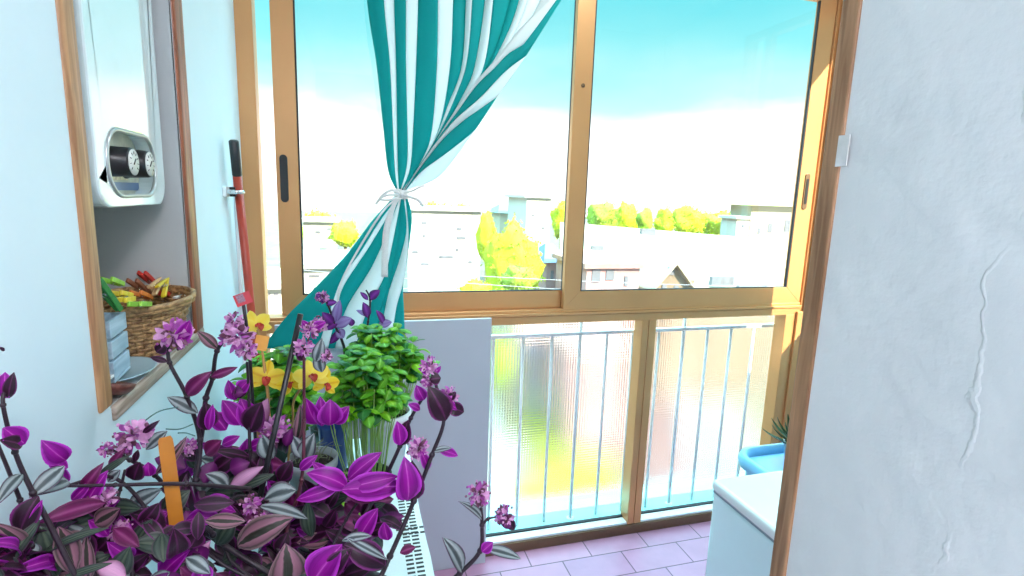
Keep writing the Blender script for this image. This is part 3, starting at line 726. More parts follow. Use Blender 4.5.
FL = [
 ([(549,0),(521.5,27),(503.5,50),(490,65.5),(474,83.5),(463,99),(445,126),(432,148),(418,168),(403,190)], -.018, 1.0),
 ([(557,0),(530.5,38),(508,54),(494.5,68),(476,86),(458,111),(443,131),(426,157),(404,190)], -.026, 1.0),
 ([(526,56),(506,71),(481,97),(458,117),(447,129),(431,149),(412,176),(404,190)], -.030, None),
 ([(497,97),(480,109),(463,121),(443,139),(421.5,166),(405,190)], -.026, None),
 ([(476,129),(466,138),(444,155),(421,172),(406,190)], -.020, None),
 ([(476,129),(467,141),(458,154),(437,178),(407,190)], -.010, None),
]
F_ = [edge(p, dep(p, d), t) for p, d, t in FL]
loft(cu, E_[-1], F_[0], 1, bulge=.1)
for i, mi in enumerate((1, 0, 1, 0, 1)): loft(cu, F_[i], F_[i+1], mi, cap=.006)
LO = [
 [(394.5,196),(372,221),(346,255),(309,294),(287,316),(262,348)],
 [(396.6,199),(378,224),(360,253),(342,278),(330,311),(318,348)],
 [(398,199),(383,224),(367,250),(343,287),(337,311),(328,348)],
 [(399.5,199),(384,240),(370,270),(346,309),(335,348)],
 [(401,199),(391,250),(384,277),(367,311),(355,348)],
 [(402.5,199),(399,232),(393,268),(382,306),(373,348)],
 [(404,199),(406.5,229),(400,258),(388,295),(378,348)],
 [(405.5,199),(408.5,236),(404.5,277),(396,309),(391,348)],
 [(407,197),(411.5,213),(411,230),(407.6,255),(403,284),(404,311),(405,346)],
]
ld = [.010, -.010, -.004, .012, -.014, -.004, .010, -.012, .016]
def depl(pts, a):
    n = len(pts); return [a*(i/(n-1))**.6 for i in range(n)]
G_ = [edge(p, depl(p, d)) for p, d in zip(LO, ld)]
for i, mi in enumerate((0, 1, 0, 1, 0, 0, 1, 0)):
    loft(cu, G_[i], G_[i+1], mi if i not in (2, 4) else 0, cap=.012)
o = cu.build('cloth', [M_teal, M_cw], cur)
sd = o.modifiers.new('thick', 'SOLIDIFY'); sd.thickness = .0012; sd.offset = 0
# cord bow
M_cord = pm('white_cotton_cord', (.78, .76, .74), .8, noise=.12, scale=400, bump=.3, bscale=500)
tie = MB(); K = at(401, 194, CY)
for dz in (-.010, -.003, .004, .010):
    tie.tube([K+Vector((.020*math.cos(a), .017*math.sin(a), dz+.003*math.sin(a*2))) for a in [2*PI*i/16 for i in range(17)]], .0052, 6)
tie.ball(K+Vector((0, -.020, 0)), .010, 10, 7)
tb_ = tie.build('tie_cord', M_cord, cur)
def cord(pts, dd, r=.0038):
    return MB().tube(smooth_path([at(x, y, CY-.022+q) for (x, y), q in zip(pts, dd)], 6), r*1.3, 6)
cord([(400,194),(392,190),(383,195),(376,204)], (0, -.01, -.012, -.004)).build('cord_loop', M_cord, cur)
cord([(399,197),(389,200),(380,199),(388,195),(400,195)], (0, -.008, -.012, -.008, 0), .0030).build('cord_loop', M_cord, cur)
cord([(402,194),(410,197),(418,200),(423,206)], (0, -.008, -.010, 0)).build('cord_loop', M_cord, cur)
cord([(402,193),(412,191),(420,187),(424,186)], (0, -.006, -.004, .002), .0026).build('cord_loop', M_cord, cur)
# flat ribbon tail hanging from the knot
rb = MB(); pts = smooth_path([at(x, y, CY-.030) for (x, y) in ((399,198),(393,207),(387,228),(385,250),(384.5,277))], 6)
b = 0
for i, p_ in enumerate(pts):
    wd = .004 + .007*min(1, i/10)
    for s in (-1, 0, 1): rb.v.append((p_.x+s*wd, p_.y+(.003 if s == 0 else 0), p_.z))
for i in range(len(pts)-1):
    for j in (0, 1): rb.quadface([i*3+j, (i+1)*3+j, (i+1)*3+j+1, i*3+j+1])
o = rb.build('ribbon_tail', M_cord, cur); sd = o.modifiers.new('thick', 'SOLIDIFY'); sd.thickness = .0012
rb = MB(); pts = smooth_path([at(x, y, CY-.026) for (x, y) in ((398,198),(384,210),(364,240),(344,276),(338,296),(340,312))], 6)
rb.tube(pts, [.004]*len(pts), 6).build('ribbon_tail', M_cord, cur)
rod = tag(MB().tube([(-.36, CY, TOPZ+.012), (.95, CY, TOPZ+.012)], .008, 12).build('curtain_rod', M_rail), 'thin white rod carrying the striped curtain above the window', 'curtain rod')

# ------------------------------------------------------------------ flower pots and plants
s_ = srgb
LM = {
 'M': leafmat('magenta_leaf', [(0, s_(214, 90, 206)), (.10, s_(160, 10, 156)), (.65, s_(128, 0, 132)), (1, s_(206, 64, 212))], trans=.3, streak=.38),
 'D': leafmat('dark_maroon_leaf', [(0, s_(110, 40, 100)), (.15, s_(52, 12, 42)), (.75, s_(42, 10, 34)), (1, s_(140, 40, 130))], trans=.15, dark=.74),
 'S': leafmat('silver_leaf', [(0, s_(70, 84, 88)), (.2, s_(92, 104, 108)), (.42, s_(188, 200, 204)), (.75, s_(150, 164, 166)), (.86, s_(70, 78, 84)), (1, s_(120, 90, 120))], trans=.15, dark=.74),
 'G': leafmat('dark_green_leaf', [(0, s_(96, 112, 92)), (.2, s_(40, 60, 50)), (.5, s_(82, 98, 88)), (.8, s_(36, 54, 48)), (1, s_(96, 84, 92))], trans=.15, dark=.74),
 'P': leafmat('pale_pink_leaf', [(0, s_(220, 160, 200)), (.5, s_(206, 150, 190)), (.8, s_(170, 110, 150)), (1, s_(120, 80, 100))], trans=.25),
 'B': leafmat('brown_pink_leaf', [(0, s_(58, 58, 50)), (.22, s_(62, 62, 54)), (.30, s_(176, 122, 142)), (.62, s_(150, 100, 120)), (.78, s_(76, 66, 62)), (1, s_(170, 130, 140))], trans=.15, dark=.74),
 'R': leafmat('maroon_leaf', [(0, s_(170, 70, 140)), (.3, s_(128, 20, 96)), (.7, s_(104, 14, 78)), (1, s_(150, 60, 120))], trans=.25, dark=.74),
 'U': leafmat('purple_leaf_underside', [(0, s_(150, 50, 140)), (.5, s_(120, 24, 116)), (1, s_(96, 20, 96))], trans=.25, dark=.74),
}
ORD = ['M', 'D', 'S', 'G', 'P', 'B', 'R', 'U']; LMATS = [LM[k] for k in ORD]
def li(k): return ORD.index(k)
M_stem = pm('dark_purple_stem', s_(36, 16, 32)[:3], .45, noise=.3, scale=40)
M_stemr = pm('reddish_stem', s_(90, 34, 52)[:3], .5, noise=.3, scale=40)
M_soil = pm('potting_soil', (.030, .020, .016), .95, noise=.5, scale=90, bump=1, bscale=120)
M_fl = pm('pale_pink_petals', s_(232, 176, 220)[:3], .5, noise=.15, scale=150, trans=.35)
M_fl2 = pm('violet_petals', s_(190, 96, 184)[:3], .5, noise=.2, scale=150, trans=.3)
M_fl3 = pm('dusty_mauve_bud', s_(120, 70, 96)[:3], .6, noise=.25, scale=150, trans=.2)
def pot(parent, c, r, h, mat, soil=True, taper=.72, rimw=.006):
    MB().lathe([(.0001, 0), (r*taper, 0), (r*.97, h-.022), (r*1.04, h-.021), (r*1.05, h), (r*.96, h), (r*.92, h-.02), (r*.9, h-.03)], c, 36).build('pot', mat, parent)
    if soil: MB().lathe([(.0001, h-.012), (r*.5, h-.010), (r*.9, h-.016), (r*.9, h-.03)], c, 28).build('soil', M_soil, parent)
def clampY(px, py, Y, lim=.325):
    d = sight(px, py); k = d.x/d.y
    return min(Y, lim/-k) if k < 0 else Y
def P_(px, py, Y): return at(px, py, clampY(px, py, Y))
def mpx(P, px): return px*((P-EYE).dot(_f2))/FPX
def pleaf(mb, k, bx, by, tx, ty, w, Y=.85, bend=.12, fold=.3, dy=0, nz=None, under='U', wave=0):
    b = P_(bx, by, Y); t = P_(tx, ty, Y+dy)
    mid = (b+t)/2; n = nz or ((EYE-mid).normalized()*.9 + Vector((random.uniform(-.35, .35), random.uniform(-.2, .2), random.uniform(.0, .5))))
    mb.leaf(b, t, mpx(mid, w)*1.05, n, bend=bend, fold=fold, mt=li(k), mb=li(under) if k in 'SGBP' else li(k), wave=wave)
def cluster(name, parent, px, py, Y, rpx, mats, n=46, seed=0):
    rnd = random.Random(seed*17+int(px)*3+int(py)); c = P_(px, py, Y); r = mpx(c, rpx); k = MB()
    for i in range(n):
        z = rnd.uniform(-1, 1); a = rnd.uniform(0, 2*PI); s = math.sqrt(1-z*z); d = Vector((s*math.cos(a), s*math.sin(a), z))
        base = c + d*r*rnd.uniform(.15, .5); tip = c + d*r*rnd.uniform(.8, 1.12)
        mi = rnd.choice((0, 0, 0, 1, 1, 2))
        k.leaf(base, tip, r*rnd.uniform(.22, .42), (rnd.uniform(-1, 1), -1, rnd.uniform(-.5, 1)), bend=rnd.uniform(-.2, .3), fold=.4, mt=mi, mb=mi, nl=5, nw=2, prof=ROUND)
    for i in range(n//2):
        z = rnd.uniform(-1, 1); a = rnd.uniform(0, 2*PI); s = math.sqrt(1-z*z); d = Vector((s*math.cos(a), s*math.sin(a), z))
        k.ball(c + d*r*rnd.uniform(.7, 1.02), r*rnd.uniform(.07, .13), 6, 4, rnd.choice((0, 1, 2)))
    return k.build(name, mats, parent)
FLW = [M_fl, M_fl2, M_fl3]
def stem(parent, pts, r, start=None, mat=None, flowers=()):
    W = [P_(x, y, Y) for (x, y, Y) in pts]
    if start is not None: W = [Vector(start)] + W
    W = smooth_path(W, 6); n = len(W); rr = [mpx(p, r*(1.05-.42*i/(n-1))) for i, p in enumerate(W)]
    mb = MB().tube(W, rr, 8)
    for i in range(6 if start is None else 12, n-2, 6): mb.ball(W[i], rr[i]*1.5, 8, 5)
    o = mb.build('stem', mat or M_stem, parent)
    for (x, y, Y, rp) in flowers: cluster('flower_cluster', o, x, y, Y, rp, FLW)
    return o

M_gpot0 = pm('dark_green_plastic_pot', (.02, .05, .035), .5, noise=.1)
# --- plant at the left edge
p1 = thing('tradescantia_plant', (-.19, .56, TZ), 'purple tradescantia with striped silver and maroon leaves nearest the left wall', 'potted plant', None)
pc1 = (-.19, .56, TZ+.004)
M_terra = pm('terracotta', (.42, .16, .09), .8, noise=.15, scale=20)
pot(p1, pc1, .085, .13, M_terra)
S1 = Vector((pc1[0], pc1[1], TZ+.12))
stem(p1, [(40, 560, .6), (20, 500, .6), (-4, 440, .6)], 2.6, S1)
stem(p1, [(60, 545, .6), (33, 493, .6), (15, 452, .6), (3, 405, .6), (6, 388, .6)], 2.7, S1)
stem(p1, [(130, 560, .68), (150, 520, .7), (115, 478, .7), (66, 486, .66)], 2.4, S1)
stem(p1, [(200, 545, .78), (213, 535, .78), (186, 511, .78), (155, 475, .76), (130, 460, .74), (109, 449, .72)], 2.6, S1, flowers=[(134, 436, .74, 19), (107, 449, .72, 8)])
stem(p1, [(90, 560, .66), (110, 520, .68), (120, 490, .70), (125, 470, .70)], 2.0, S1, flowers=[(103, 500, .68, 15), (118, 530, .68, 12)])
stem(p1, [(250, 489, .82), (186, 484, .72), (115, 485, .68), (66, 486, .655)], 2.2)
ar = MB()
for q_ in ([(178, 407, .80), (160, 411, .78), (146, 420, .76), (139, 428, .75)], [(193, 424, .82), (180, 429, .80), (166, 429, .78)], [(195, 436, .82), (186, 433, .81), (178, 433, .80)]): ar.tube(smooth_path([P_(*z) for z in q_], 5), .0009, 5)
ar.build('aerial_root', pm('grey_green_root', s_(70, 110, 110)[:3], .6, noise=.1), p1)
f1 = MB()
T1 = [  # kind, base, tip, width
 ('M', 7, 398, 5, 372, 17, .6), ('D', 9, 398, 14, 372, 11, .6), ('D', 4, 348, 1, 350, 5, .6),
 ('M', 3, 428, 25, 444, 20, .6), ('D', 0, 440, 22, 446, 14, .6), ('M', 66, 460, 41, 440, 21, .66), ('M', 48, 462, 68, 468, 13, .66),
 ('S', 64, 466, 29, 498, 17, .64), ('S', 68, 481, 33, 496, 17, .66), ('S', 22, 474, -4, 506, 13, .6), ('D', 38, 496, 20, 534, 24, .6), ('M', 42, 500, 30, 532, 8, .595),
 ('R', 38, 523, 106, 503, 17, .67), ('G', 40, 526, 58, 576, 26, .62), ('B', 58, 527, 74, 574, 22, .62), ('B', 86, 535, 90, 580, 14, .64), ('G', 109, 528, 37, 558, 9, .62),
 ('G', 112, 563, 60, 580, 8, .6), ('P', 96, 566, 126, 580, 18, .6), ('G', 116, 576, 130, 546, 22, .62), ('G', 40, 520, 2, 574, 13, .59), ('D', 22, 560, 4, 582, 20, .6),
 ('S', 167, 431, 146, 450, 12, .74), ('D', 143, 433, 160, 420, 6, .735), ('B', 156, 474, 187, 436, 11, .74), ('D', 134, 480, 140, 462, 18, .74), ('M', 150, 476, 148, 462, 14, .745),
 ('M', 86, 505, 108, 470, 15, .68), ('M', 72, 500, 92, 480, 10, .675), ('R', 82, 492, 104, 462, 12, .68), ('D', 138, 450, 135, 462, 6, .74), ('S', 120, 470, 108, 482, 10, .7), ('G', 130, 455, 96, 478, 7, .7),
 ('S', 128, 508, 162, 489, 17, .72), ('M', 142, 532, 169, 511, 20, .72), ('D', 112, 520, 134, 552, 26, .7), ('M', 120, 515, 130, 545, 12, .695), ('B', 166, 530, 142, 568, 12, .7),
 ('P', 176, 578, 211, 540, 17, .7), ('M', 160, 580, 190, 550, 24, .69), ('G', 190, 490, 163, 512, 20, .735), ('M', 92, 518, 120, 500, 10, .69), ('P', 100, 505, 118, 492, 8, .68),
 ('M', 108, 536, 88, 520, 16, .67), ('D', 96, 552, 118, 530, 18, .68), ('M', 66, 484, 62, 466, 10, .68), ('R', 112, 470, 126, 448, 9, .72), ('M', 176, 540, 160, 512, 14, .74),
]
for t in T1: pleaf(f1, t[0], t[1], t[2], t[3], t[4], t[5], Y=t[6], bend=random.uniform(.05, .2))
R1 = random.Random(3)
for i in range(230):
    x = R1.uniform(-20, 205); y = R1.uniform(505 if x > 60 else 545, 600)
    if x > 130: y = max(y, 500)
    a = R1.uniform(0, 2*PI); ln = R1.uniform(24, 46); Y = .66+R1.uniform(0, .10)
    pleaf(f1, R1.choice('DDGGMRSBDUDGD'), x, y, x+ln*math.cos(a), y+ln*.7*math.sin(a), R1.uniform(12, 22), Y=Y, dy=R1.uniform(-.02, .02), bend=R1.uniform(-.1, .25))
f1.build('foliage', LMATS, p1)
# flat wooden stick pushed into the pot
q0, q1 = P_(165, 437, .725), P_(181, 556, .71)
k = MB(); wv_ = mpx(q0, 6.5)
d_ = (q1-q0).normalized(); side = d_.cross((EYE-q0).normalized()).normalized(); nn = side.cross(d_)
q1 = q0 + d_*.30
for p_, wf in ((q0, .72), (q0+d_*.004, .95), (q0+d_*.012, 1), (q1, 1)):
    for (u, v_) in ((-1, -1), (1, -1), (1, 1), (-1, 1)): k.v.append(tuple(p_+side*u*wv_*wf+nn*v_*.001))
for i in range(3):
    for j in range(4): k.quadface([i*4+j, i*4+(j+1) % 4, (i+1)*4+(j+1) % 4, (i+1)*4+j])
k.quadface([3, 2, 1, 0]); k.quadface([12, 13, 14, 15])
k.build('wooden_stake', pm('orange_varnished_stick', s_(178, 110, 24)[:3], .45, noise=.1, scale=30), p1, smooth=False)

# --- plant in the middle, with tall flowering shoots
p2 = thing('tradescantia_plant', (-.03, .78, TZ), 'large magenta tradescantia in the centre front with tall flowering shoots', 'potted plant', None)
pc2 = (-.03, .78, TZ+.004); pot(p2, pc2, .09, .13, pm('dark_grey_plastic_pot', (.05, .055, .06), .5, noise=.1))
S2 = Vector((pc2[0], pc2[1], TZ+.12))
stem(p2, [(190, 520, .86), (196, 480, .88), (200, 440, .90), (187, 397, .90), (169.6, 362.6, .90), (168.5, 341, .90)], 2.6, S2, flowers=[(174, 334, .90, 17)])
stem(p2, [(196, 540, .88), (197, 470, .90), (203, 425, .91), (206, 398, .91), (212.6, 378, .91), (217, 351, .91), (231, 333, .91)], 2.8, S2, flowers=[(238, 336, .91, 17), (247, 350, .91, 11), (234, 320, .91, 9)])
stem(p2, [(255, 520, .90), (250, 450, .93), (249, 400, .95), (247, 362, .95)], 1.9, S2)
stem(p2, [(285, 560, .86), (301.6, 480, .9), (304, 420, .92), (304, 359, .92), (305, 345, .92)], 1.9, S2, M_stemr, flowers=[(304, 347, .92, 11), (310, 330, .92, 10), (326, 356, .92, 7)])
stem(p2, [(375, 585, .72), (390, 556, .74), (414, 501, .76), (432, 455, .77), (444, 419, .77), (436, 385, .78)], 2.7, S2, flowers=[(429, 366, .78, 10), (449, 396, .78, 10), (428, 380, .78, 8)])
stem(p2, [(330, 580, .76), (354, 534, .78), (381, 486, .8), (400, 446, .8), (411, 418, .8), (424, 396, .8)], 2.5, S2, flowers=[(418, 448, .79, 12)])
stem(p2, [(380, 590, .72), (330, 600, .73), (420, 590, .70), (440, 588, .70), (460, 573, .70), (480, 551, .70), (482, 525, .70), (481, 508, .70)][2:], 2.7, S2, flowers=[(478, 494, .70, 13), (505, 516, .70, 11)])
stem(p2, [(482, 525, .70), (488, 519, .70), (496, 517, .70)], 1.6)
stem(p2, [(210, 555, .82), (230, 500, .84), (262, 500, .85), (300, 510, .86)], 1.8, S2, flowers=[(252, 505, .84, 11), (262, 520, .84, 10), (254, 525, .84, 8)])
stem(p2, [(230, 560, .84), (240, 480, .92), (262, 448, .94), (274, 434, .94)], 1.7, S2, flowers=[(274, 431, .94, 17), (188, 447, .9, 9), (236, 412, .97, 8)])
stem(p2, [(330, 560, .8), (346, 520, .82), (360, 500, .82)], 1.8, S2)
f2 = MB()
T2 = [
 ('R', 187, 396, 212, 371, 15, .9), ('R', 211, 377, 238, 367, 9, .9), ('B', 218, 349, 197, 331, 11, .91), ('S', 198, 413, 167, 397, 13, .9), ('D', 207, 430, 205, 402, 20, .89), ('M', 209, 430, 213, 404, 9, .885),
 ('D', 168, 362, 150, 357, 6, .9), ('M', 178, 345, 190, 320, 14, .895), ('D', 166, 345, 156, 352, 12, .9),
 ('M', 240, 425, 222, 400, 19, .95), ('M', 252, 428, 240, 398, 20, .96), ('D', 250, 432, 262, 402, 24, .94), ('M', 226, 430, 210, 412, 17, .95), ('P', 262, 425, 268, 398, 16, .96), ('M', 236, 400, 228, 380, 12, .96), ('D', 240, 398, 238, 384, 12, .955),
 ('M', 240, 392, 250, 380, 14, .955), ('U', 232, 394, 246, 392, 9, .95), ('M', 222, 445, 240, 436, 10, .94), ('M', 250, 448, 268, 440, 12, .94),
 ('M', 318, 424, 306, 398, 18, .97), ('M', 330, 425, 330, 399, 24, .965), ('M', 322, 426, 320, 396, 15, .97), ('M', 336, 424, 349, 406, 14, .97), ('P', 312, 420, 302, 404, 12, .975),
 ('S', 304, 462, 314, 433, 18, .93), ('S', 304, 458, 292, 435, 14, .93), ('S', 273, 458, 262, 434, 18, .92), ('B', 296, 442, 300, 404, 12, .95), ('U', 286, 446, 292, 428, 10, .93),
 ('S', 228, 488, 205, 474, 15, .87), ('P', 230, 488, 264, 466, 13, .87), ('D', 192, 517, 186, 474, 15, .85), ('S', 194, 514, 190, 476, 6, .845), ('M', 202, 504, 236, 512, 12, .85), ('M', 206, 498, 232, 500, 9, .855), ('G', 234, 515, 217, 545, 22, .84), ('B', 262, 520, 238, 548, 17, .83),
 ('G', 274, 474, 230, 492, 11, .88), ('S', 296, 490, 264, 500, 21, .86), ('S', 258, 506, 308, 519, 12, .84), ('B', 238, 546, 294, 517, 27, .81), ('B', 288, 582, 285, 543, 36, .76), ('G', 308, 500, 312, 537, 15, .85),
 ('M', 348, 488, 306, 473, 21, .80), ('M', 340, 486, 296, 500, 14, .81), ('M', 342, 490, 404, 486, 27, .78), ('M', 350, 487, 398, 476, 18, .785), ('M', 348, 480, 382, 452, 17, .82), ('M', 330, 478, 312, 462, 10, .84), ('M', 362, 486, 372, 470, 14, .81), ('R', 345, 490, 372, 502, 14, .79),
 ('M', 358, 540, 378, 508, 19, .78), ('M', 312, 584, 342, 544, 34, .73), ('D', 344, 545, 386, 566, 25, .73), ('S', 342, 541, 372, 536, 9, .735), ('S', 346, 538, 388, 560, 8, .728), ('G', 298, 578, 328, 566, 13, .75), ('D', 330, 575, 352, 548, 20, .725),
 ('D', 446, 420, 428, 386, 25, .765), ('D', 430, 380, 441, 378, 14, .77), ('M', 408, 500, 404, 456, 25, .76), ('D', 414, 500, 412, 460, 22, .765), ('D', 402, 445, 408, 420, 16, .79), ('M', 400, 445, 397, 421, 15, .785), ('M', 424, 400, 416, 385, 13, .79), ('M', 420, 410, 408, 404, 8, .79),
 ('D', 446, 405, 464, 412, 14, .77), ('M', 445, 402, 458, 410, 7, .765), ('D', 450, 400, 456, 392, 8, .77), ('M', 438, 450, 458, 456, 10, .77), ('S', 432, 452, 452, 448, 6, .77), ('R', 400, 553, 416, 547, 9, .75), ('M', 430, 374, 418, 368, 6, .78), ('M', 434, 374, 441, 366, 5, .78),
 ('M', 404, 500, 398, 478, 15, .775), ('M', 388, 540, 384, 522, 14, .78), ('M', 428, 470, 420, 450, 10, .78),
 ('S', 462, 572, 442, 537, 17, .70), ('S', 483, 549, 521, 559, 12, .70), ('M', 482, 552, 493, 542, 11, .695), ('S', 482, 520, 458, 501, 8, .70), ('D', 505, 512, 514, 530, 10, .70), ('U', 500, 516, 512, 526, 12, .698),
 ('M', 310, 332, 302, 320, 8, .92), ('M', 312, 330, 326, 322, 9, .92), ('S', 316, 362, 322, 338, 12, .925), ('D', 304, 360, 296, 352, 10, .92), ('S', 322, 372, 318, 352, 12, .93),
 ('M', 300, 470, 318, 455, 10, .88), ('U', 230, 470, 250, 462, 18, .9), ('D', 216, 470, 236, 455, 18, .92), ('D', 280, 480, 292, 460, 16, .9), ('R', 206, 455, 222, 440, 16, .92),
]
for t in T2: pleaf(f2, t[0], t[1], t[2], t[3], t[4], t[5], Y=t[6], bend=random.uniform(.05, .2))
R2 = random.Random(5)
for i in range(330):
    x = R2.uniform(185, 385); top = 452 if x < 290 else 500 if x < 340 else 545
    if x > 345: continue
    y = R2.uniform(top, 600)
    a = R2.uniform(0, 2*PI); ln = R2.uniform(20, 42); Y = .93-.12*(y-450)/130+R2.uniform(0, .11)
    pleaf(f2, R2.choice('DDDDDGGMRBUDSD'), x, y, x+ln*math.cos(a), y+ln*.7*math.sin(a), R2.uniform(10, 20), Y=Y, dy=R2.uniform(-.02, .02), bend=R2.uniform(-.1, .25))
for i in range(46):
    x = R2.uniform(322, 380); y = R2.uniform(500, 575) if x < 360 else R2.uniform(500, 545)
    a = R2.uniform(0, 2*PI); ln = R2.uniform(20, 36)
    pleaf(f2, R2.choice('DDDUDGR'), x, y, x+ln*math.cos(a), y+ln*.7*math.sin(a), R2.uniform(10, 18), Y=.90-.10*(y-500)/75+R2.uniform(0, .05), dy=R2.uniform(-.02, .02), bend=R2.uniform(-.1, .25))
f2.build('foliage', LMATS, p2)
c0, c1 = at(300.5, 314, .93), at(266, 470, .90)
MB().tube([c0, c1, c1+(c1-c0)*.45], mpx(c0, 2.7), 10).build('support_cane', M_black, p2)
lab = at(262, 345, .98)

# --- small lilac tradescantia behind the basil
p3 = thing('tradescantia_plant', (-.09, 1.59, TZ), 'small lilac tradescantia reaching up before the curtain behind the basil', 'potted plant', None)
pc3 = (-.09, 1.59, TZ+.004); pot(p3, pc3, .05, .09, M_gpot0); S3 = Vector((pc3[0], pc3[1], TZ+.09))
M_lil = leafmat('lilac_leaf', [(0, s_(150, 120, 190)), (.5, s_(170, 150, 210)), (1, s_(120, 90, 160))], trans=.3)
M_vio = leafmat('violet_leaf', [(0, s_(150, 60, 180)), (.5, s_(110, 40, 140)), (1, s_(80, 40, 100))], trans=.3)
stem(p3, [(345, 360, 1.55), (335, 325, 1.55), (328, 305, 1.55), (323, 296, 1.55)], 1.5, S3, flowers=[(322, 297, 1.55, 7), (320, 324, 1.55, 9)])
stem(p3, [(360, 360, 1.55), (368, 322, 1.55), (370, 300, 1.55), (366, 290, 1.55)], 1.2, S3)
f3 = MB()
for t in [(0, 336, 322, 340, 300, 10), (0, 334, 326, 352, 318, 12), (1, 334, 324, 322, 312, 10), (0, 336, 330, 344, 338, 11), (1, 338, 322, 326, 330, 8), (1, 326, 302, 316, 294, 8), (1, 326, 304, 337, 302, 7), (1, 368, 318, 363, 302, 9), (0, 369, 316, 356, 310, 5), (1, 370, 300, 380, 290, 10), (1, 368, 300, 360, 292, 5), (1, 384, 324, 376, 310, 7), (0, 378, 326, 392, 322, 9), (1, 352, 326, 350, 318, 7), (1, 340, 330, 330, 344, 8)]:
    b = at(t[1], t[2], 1.55); e = at(t[3], t[4], 1.55); f3.leaf(b, e, mpx(b, t[5]), (random.uniform(-.3, .3), -1, random.uniform(.2, .8)), mt=t[0], mb=t[0], bend=.1)
f3.build('foliage', [M_lil, M_vio], p3)

# --- basil: two pots
M_bas = leafmat('basil_leaf', [(0, s_(150, 215, 90)), (.2, s_(108, 188, 50)), (1, s_(92, 172, 44))], trans=.35, rough=.3, streak=.1)
M_bas2 = leafmat('bright_basil_leaf', [(0, s_(196, 235, 90)), (.2, s_(150, 222, 50)), (1, s_(134, 208, 44))], trans=.45, rough=.3, streak=.1)
M_bas3 = leafmat('dark_basil_leaf', [(0, s_(90, 170, 90)), (.2, s_(48, 130, 56)), (1, s_(44, 116, 50))], trans=.25, rough=.28, streak=.1)
M_bst = pm('pale_green_stem', s_(150, 190, 100)[:3], .5, noise=.1, trans=.2)
def basil(label, pc, r, h, pmat, n, spread, zlo, zhi, seed, sz, fr=None, low=()):
    rnd = random.Random(seed); t = thing('basil_plant', (pc[0], pc[1], TZ), label, 'basil')
    pot(t, (pc[0], pc[1], TZ+.004), r, h, pmat)
    st = MB(); lf = MB(); tips = []
    for i in range(n):
        a = rnd.uniform(0, 2*PI); q = math.sqrt(rnd.uniform(0, 1)); b = Vector((pc[0]+q*r*.75*math.cos(a), pc[1]+q*r*.75*math.sin(a), TZ+h-.012))
        z = rnd.uniform(zlo, zhi); sp = spread*(.5+.6*math.sin(PI*min(1, (z-TZ)/(zhi-TZ))))
        e = Vector((pc[0]+q*sp*math.cos(a)+rnd.uniform(-.01, .01), pc[1]+q*sp*math.sin(a)+rnd.uniform(-.01, .01), z))
        m = b.lerp(e, .5)+Vector((rnd.uniform(-.01, .01), rnd.uniform(-.01, .01), 0))
        P = smooth_path([b, m, e], 5); st.tube(P, .0013, 5); tips.append((P, a))
    for P, a in tips:
        for frac, sc in tuple((q_, .95) for q_ in fr) if fr else ((1, .8), (.88, 1), (.74, .9)) if P[-1].z > zlo+.3*(zhi-zlo) else ((1, .9), (.85, .8)):
            p = P[min(len(P)-1, int(frac*(len(P)-1)))]; th0 = rnd.uniform(0, PI)
            for s in range(4 if frac == 1 else 2):
                th = th0+s*(PI/2 if frac == 1 else PI); droop = rnd.uniform(-.75, .25); ln = sz*sc*rnd.uniform(.75, 1.2)
                d = Vector((math.cos(th)*math.cos(droop), math.sin(th)*math.cos(droop), math.sin(droop)))
                e = p + d*ln
                if e.x < XL+.02: continue
                mi = rnd.choice((0, 0, 0, 1, 2)); lf.leaf(p+d*.004, e, ln*rnd.uniform(.55, .72), Vector((0, 0, 1))-d*.2+Vector((rnd.uniform(-.3, .3), rnd.uniform(-.3, .3), 0)), bend=rnd.uniform(.08, .26), fold=rnd.uniform(-.35, -.1), mt=mi, mb=mi, nl=6, nw=4)
    for (x0, y0, x1, y1, w_) in low:                       # shoots that hang low over the front of the pot
        b = at(x0, y0, pc[1]-.12); e = at(x1, y1, pc[1]-.16); lf.leaf(b, e, mpx(b, w_), (EYE-b).normalized()+Vector((0, 0, .4)), bend=.12, fold=-.2, mt=1, mb=1)
        st.tube(smooth_path([Vector((pc[0], pc[1], TZ+h)), Vector((b.x, pc[1]-.07, TZ+h+.05)), b], 6), .0013, 5)
    st.build('stems', M_bst, t); lf.build('foliage', [M_bas, M_bas2, M_bas3], t)
    return t
M_wpot = pm('white_glazed_pot', (.80, .83, .85), .25, noise=.02, coat=.3)
M_gpot = pm('grey_pot', (.30, .33, .35), .4, noise=.06)
pA = at(366, 468, 1.28); pB = at(386, 412, 1.44)
basil('leggy basil with pale bare stems in a black pot before the bushy basil', (pA.x, 1.28), .060, .085, M_black, 64, .088, 1.03, 1.165, 11, .043, (1, .9), [(338, 512, 352, 532, 17), (346, 500, 338, 518, 14), (366, 496, 372, 512, 12), (352, 506, 362, 522, 13)])
basil('bushy green basil in a white pot nearest the grey board', (pB.x-.002, 1.44), .068, .185, M_wpot, 84, .115, 1.06, 1.19, 12, .052)
basil('leafy basil behind the yellow orchid, under the curtain hem and nearest the left wall', (-.205, 1.50), .055, .12, M_gpot0, 64, .10, .93, 1.13, 13, .050)

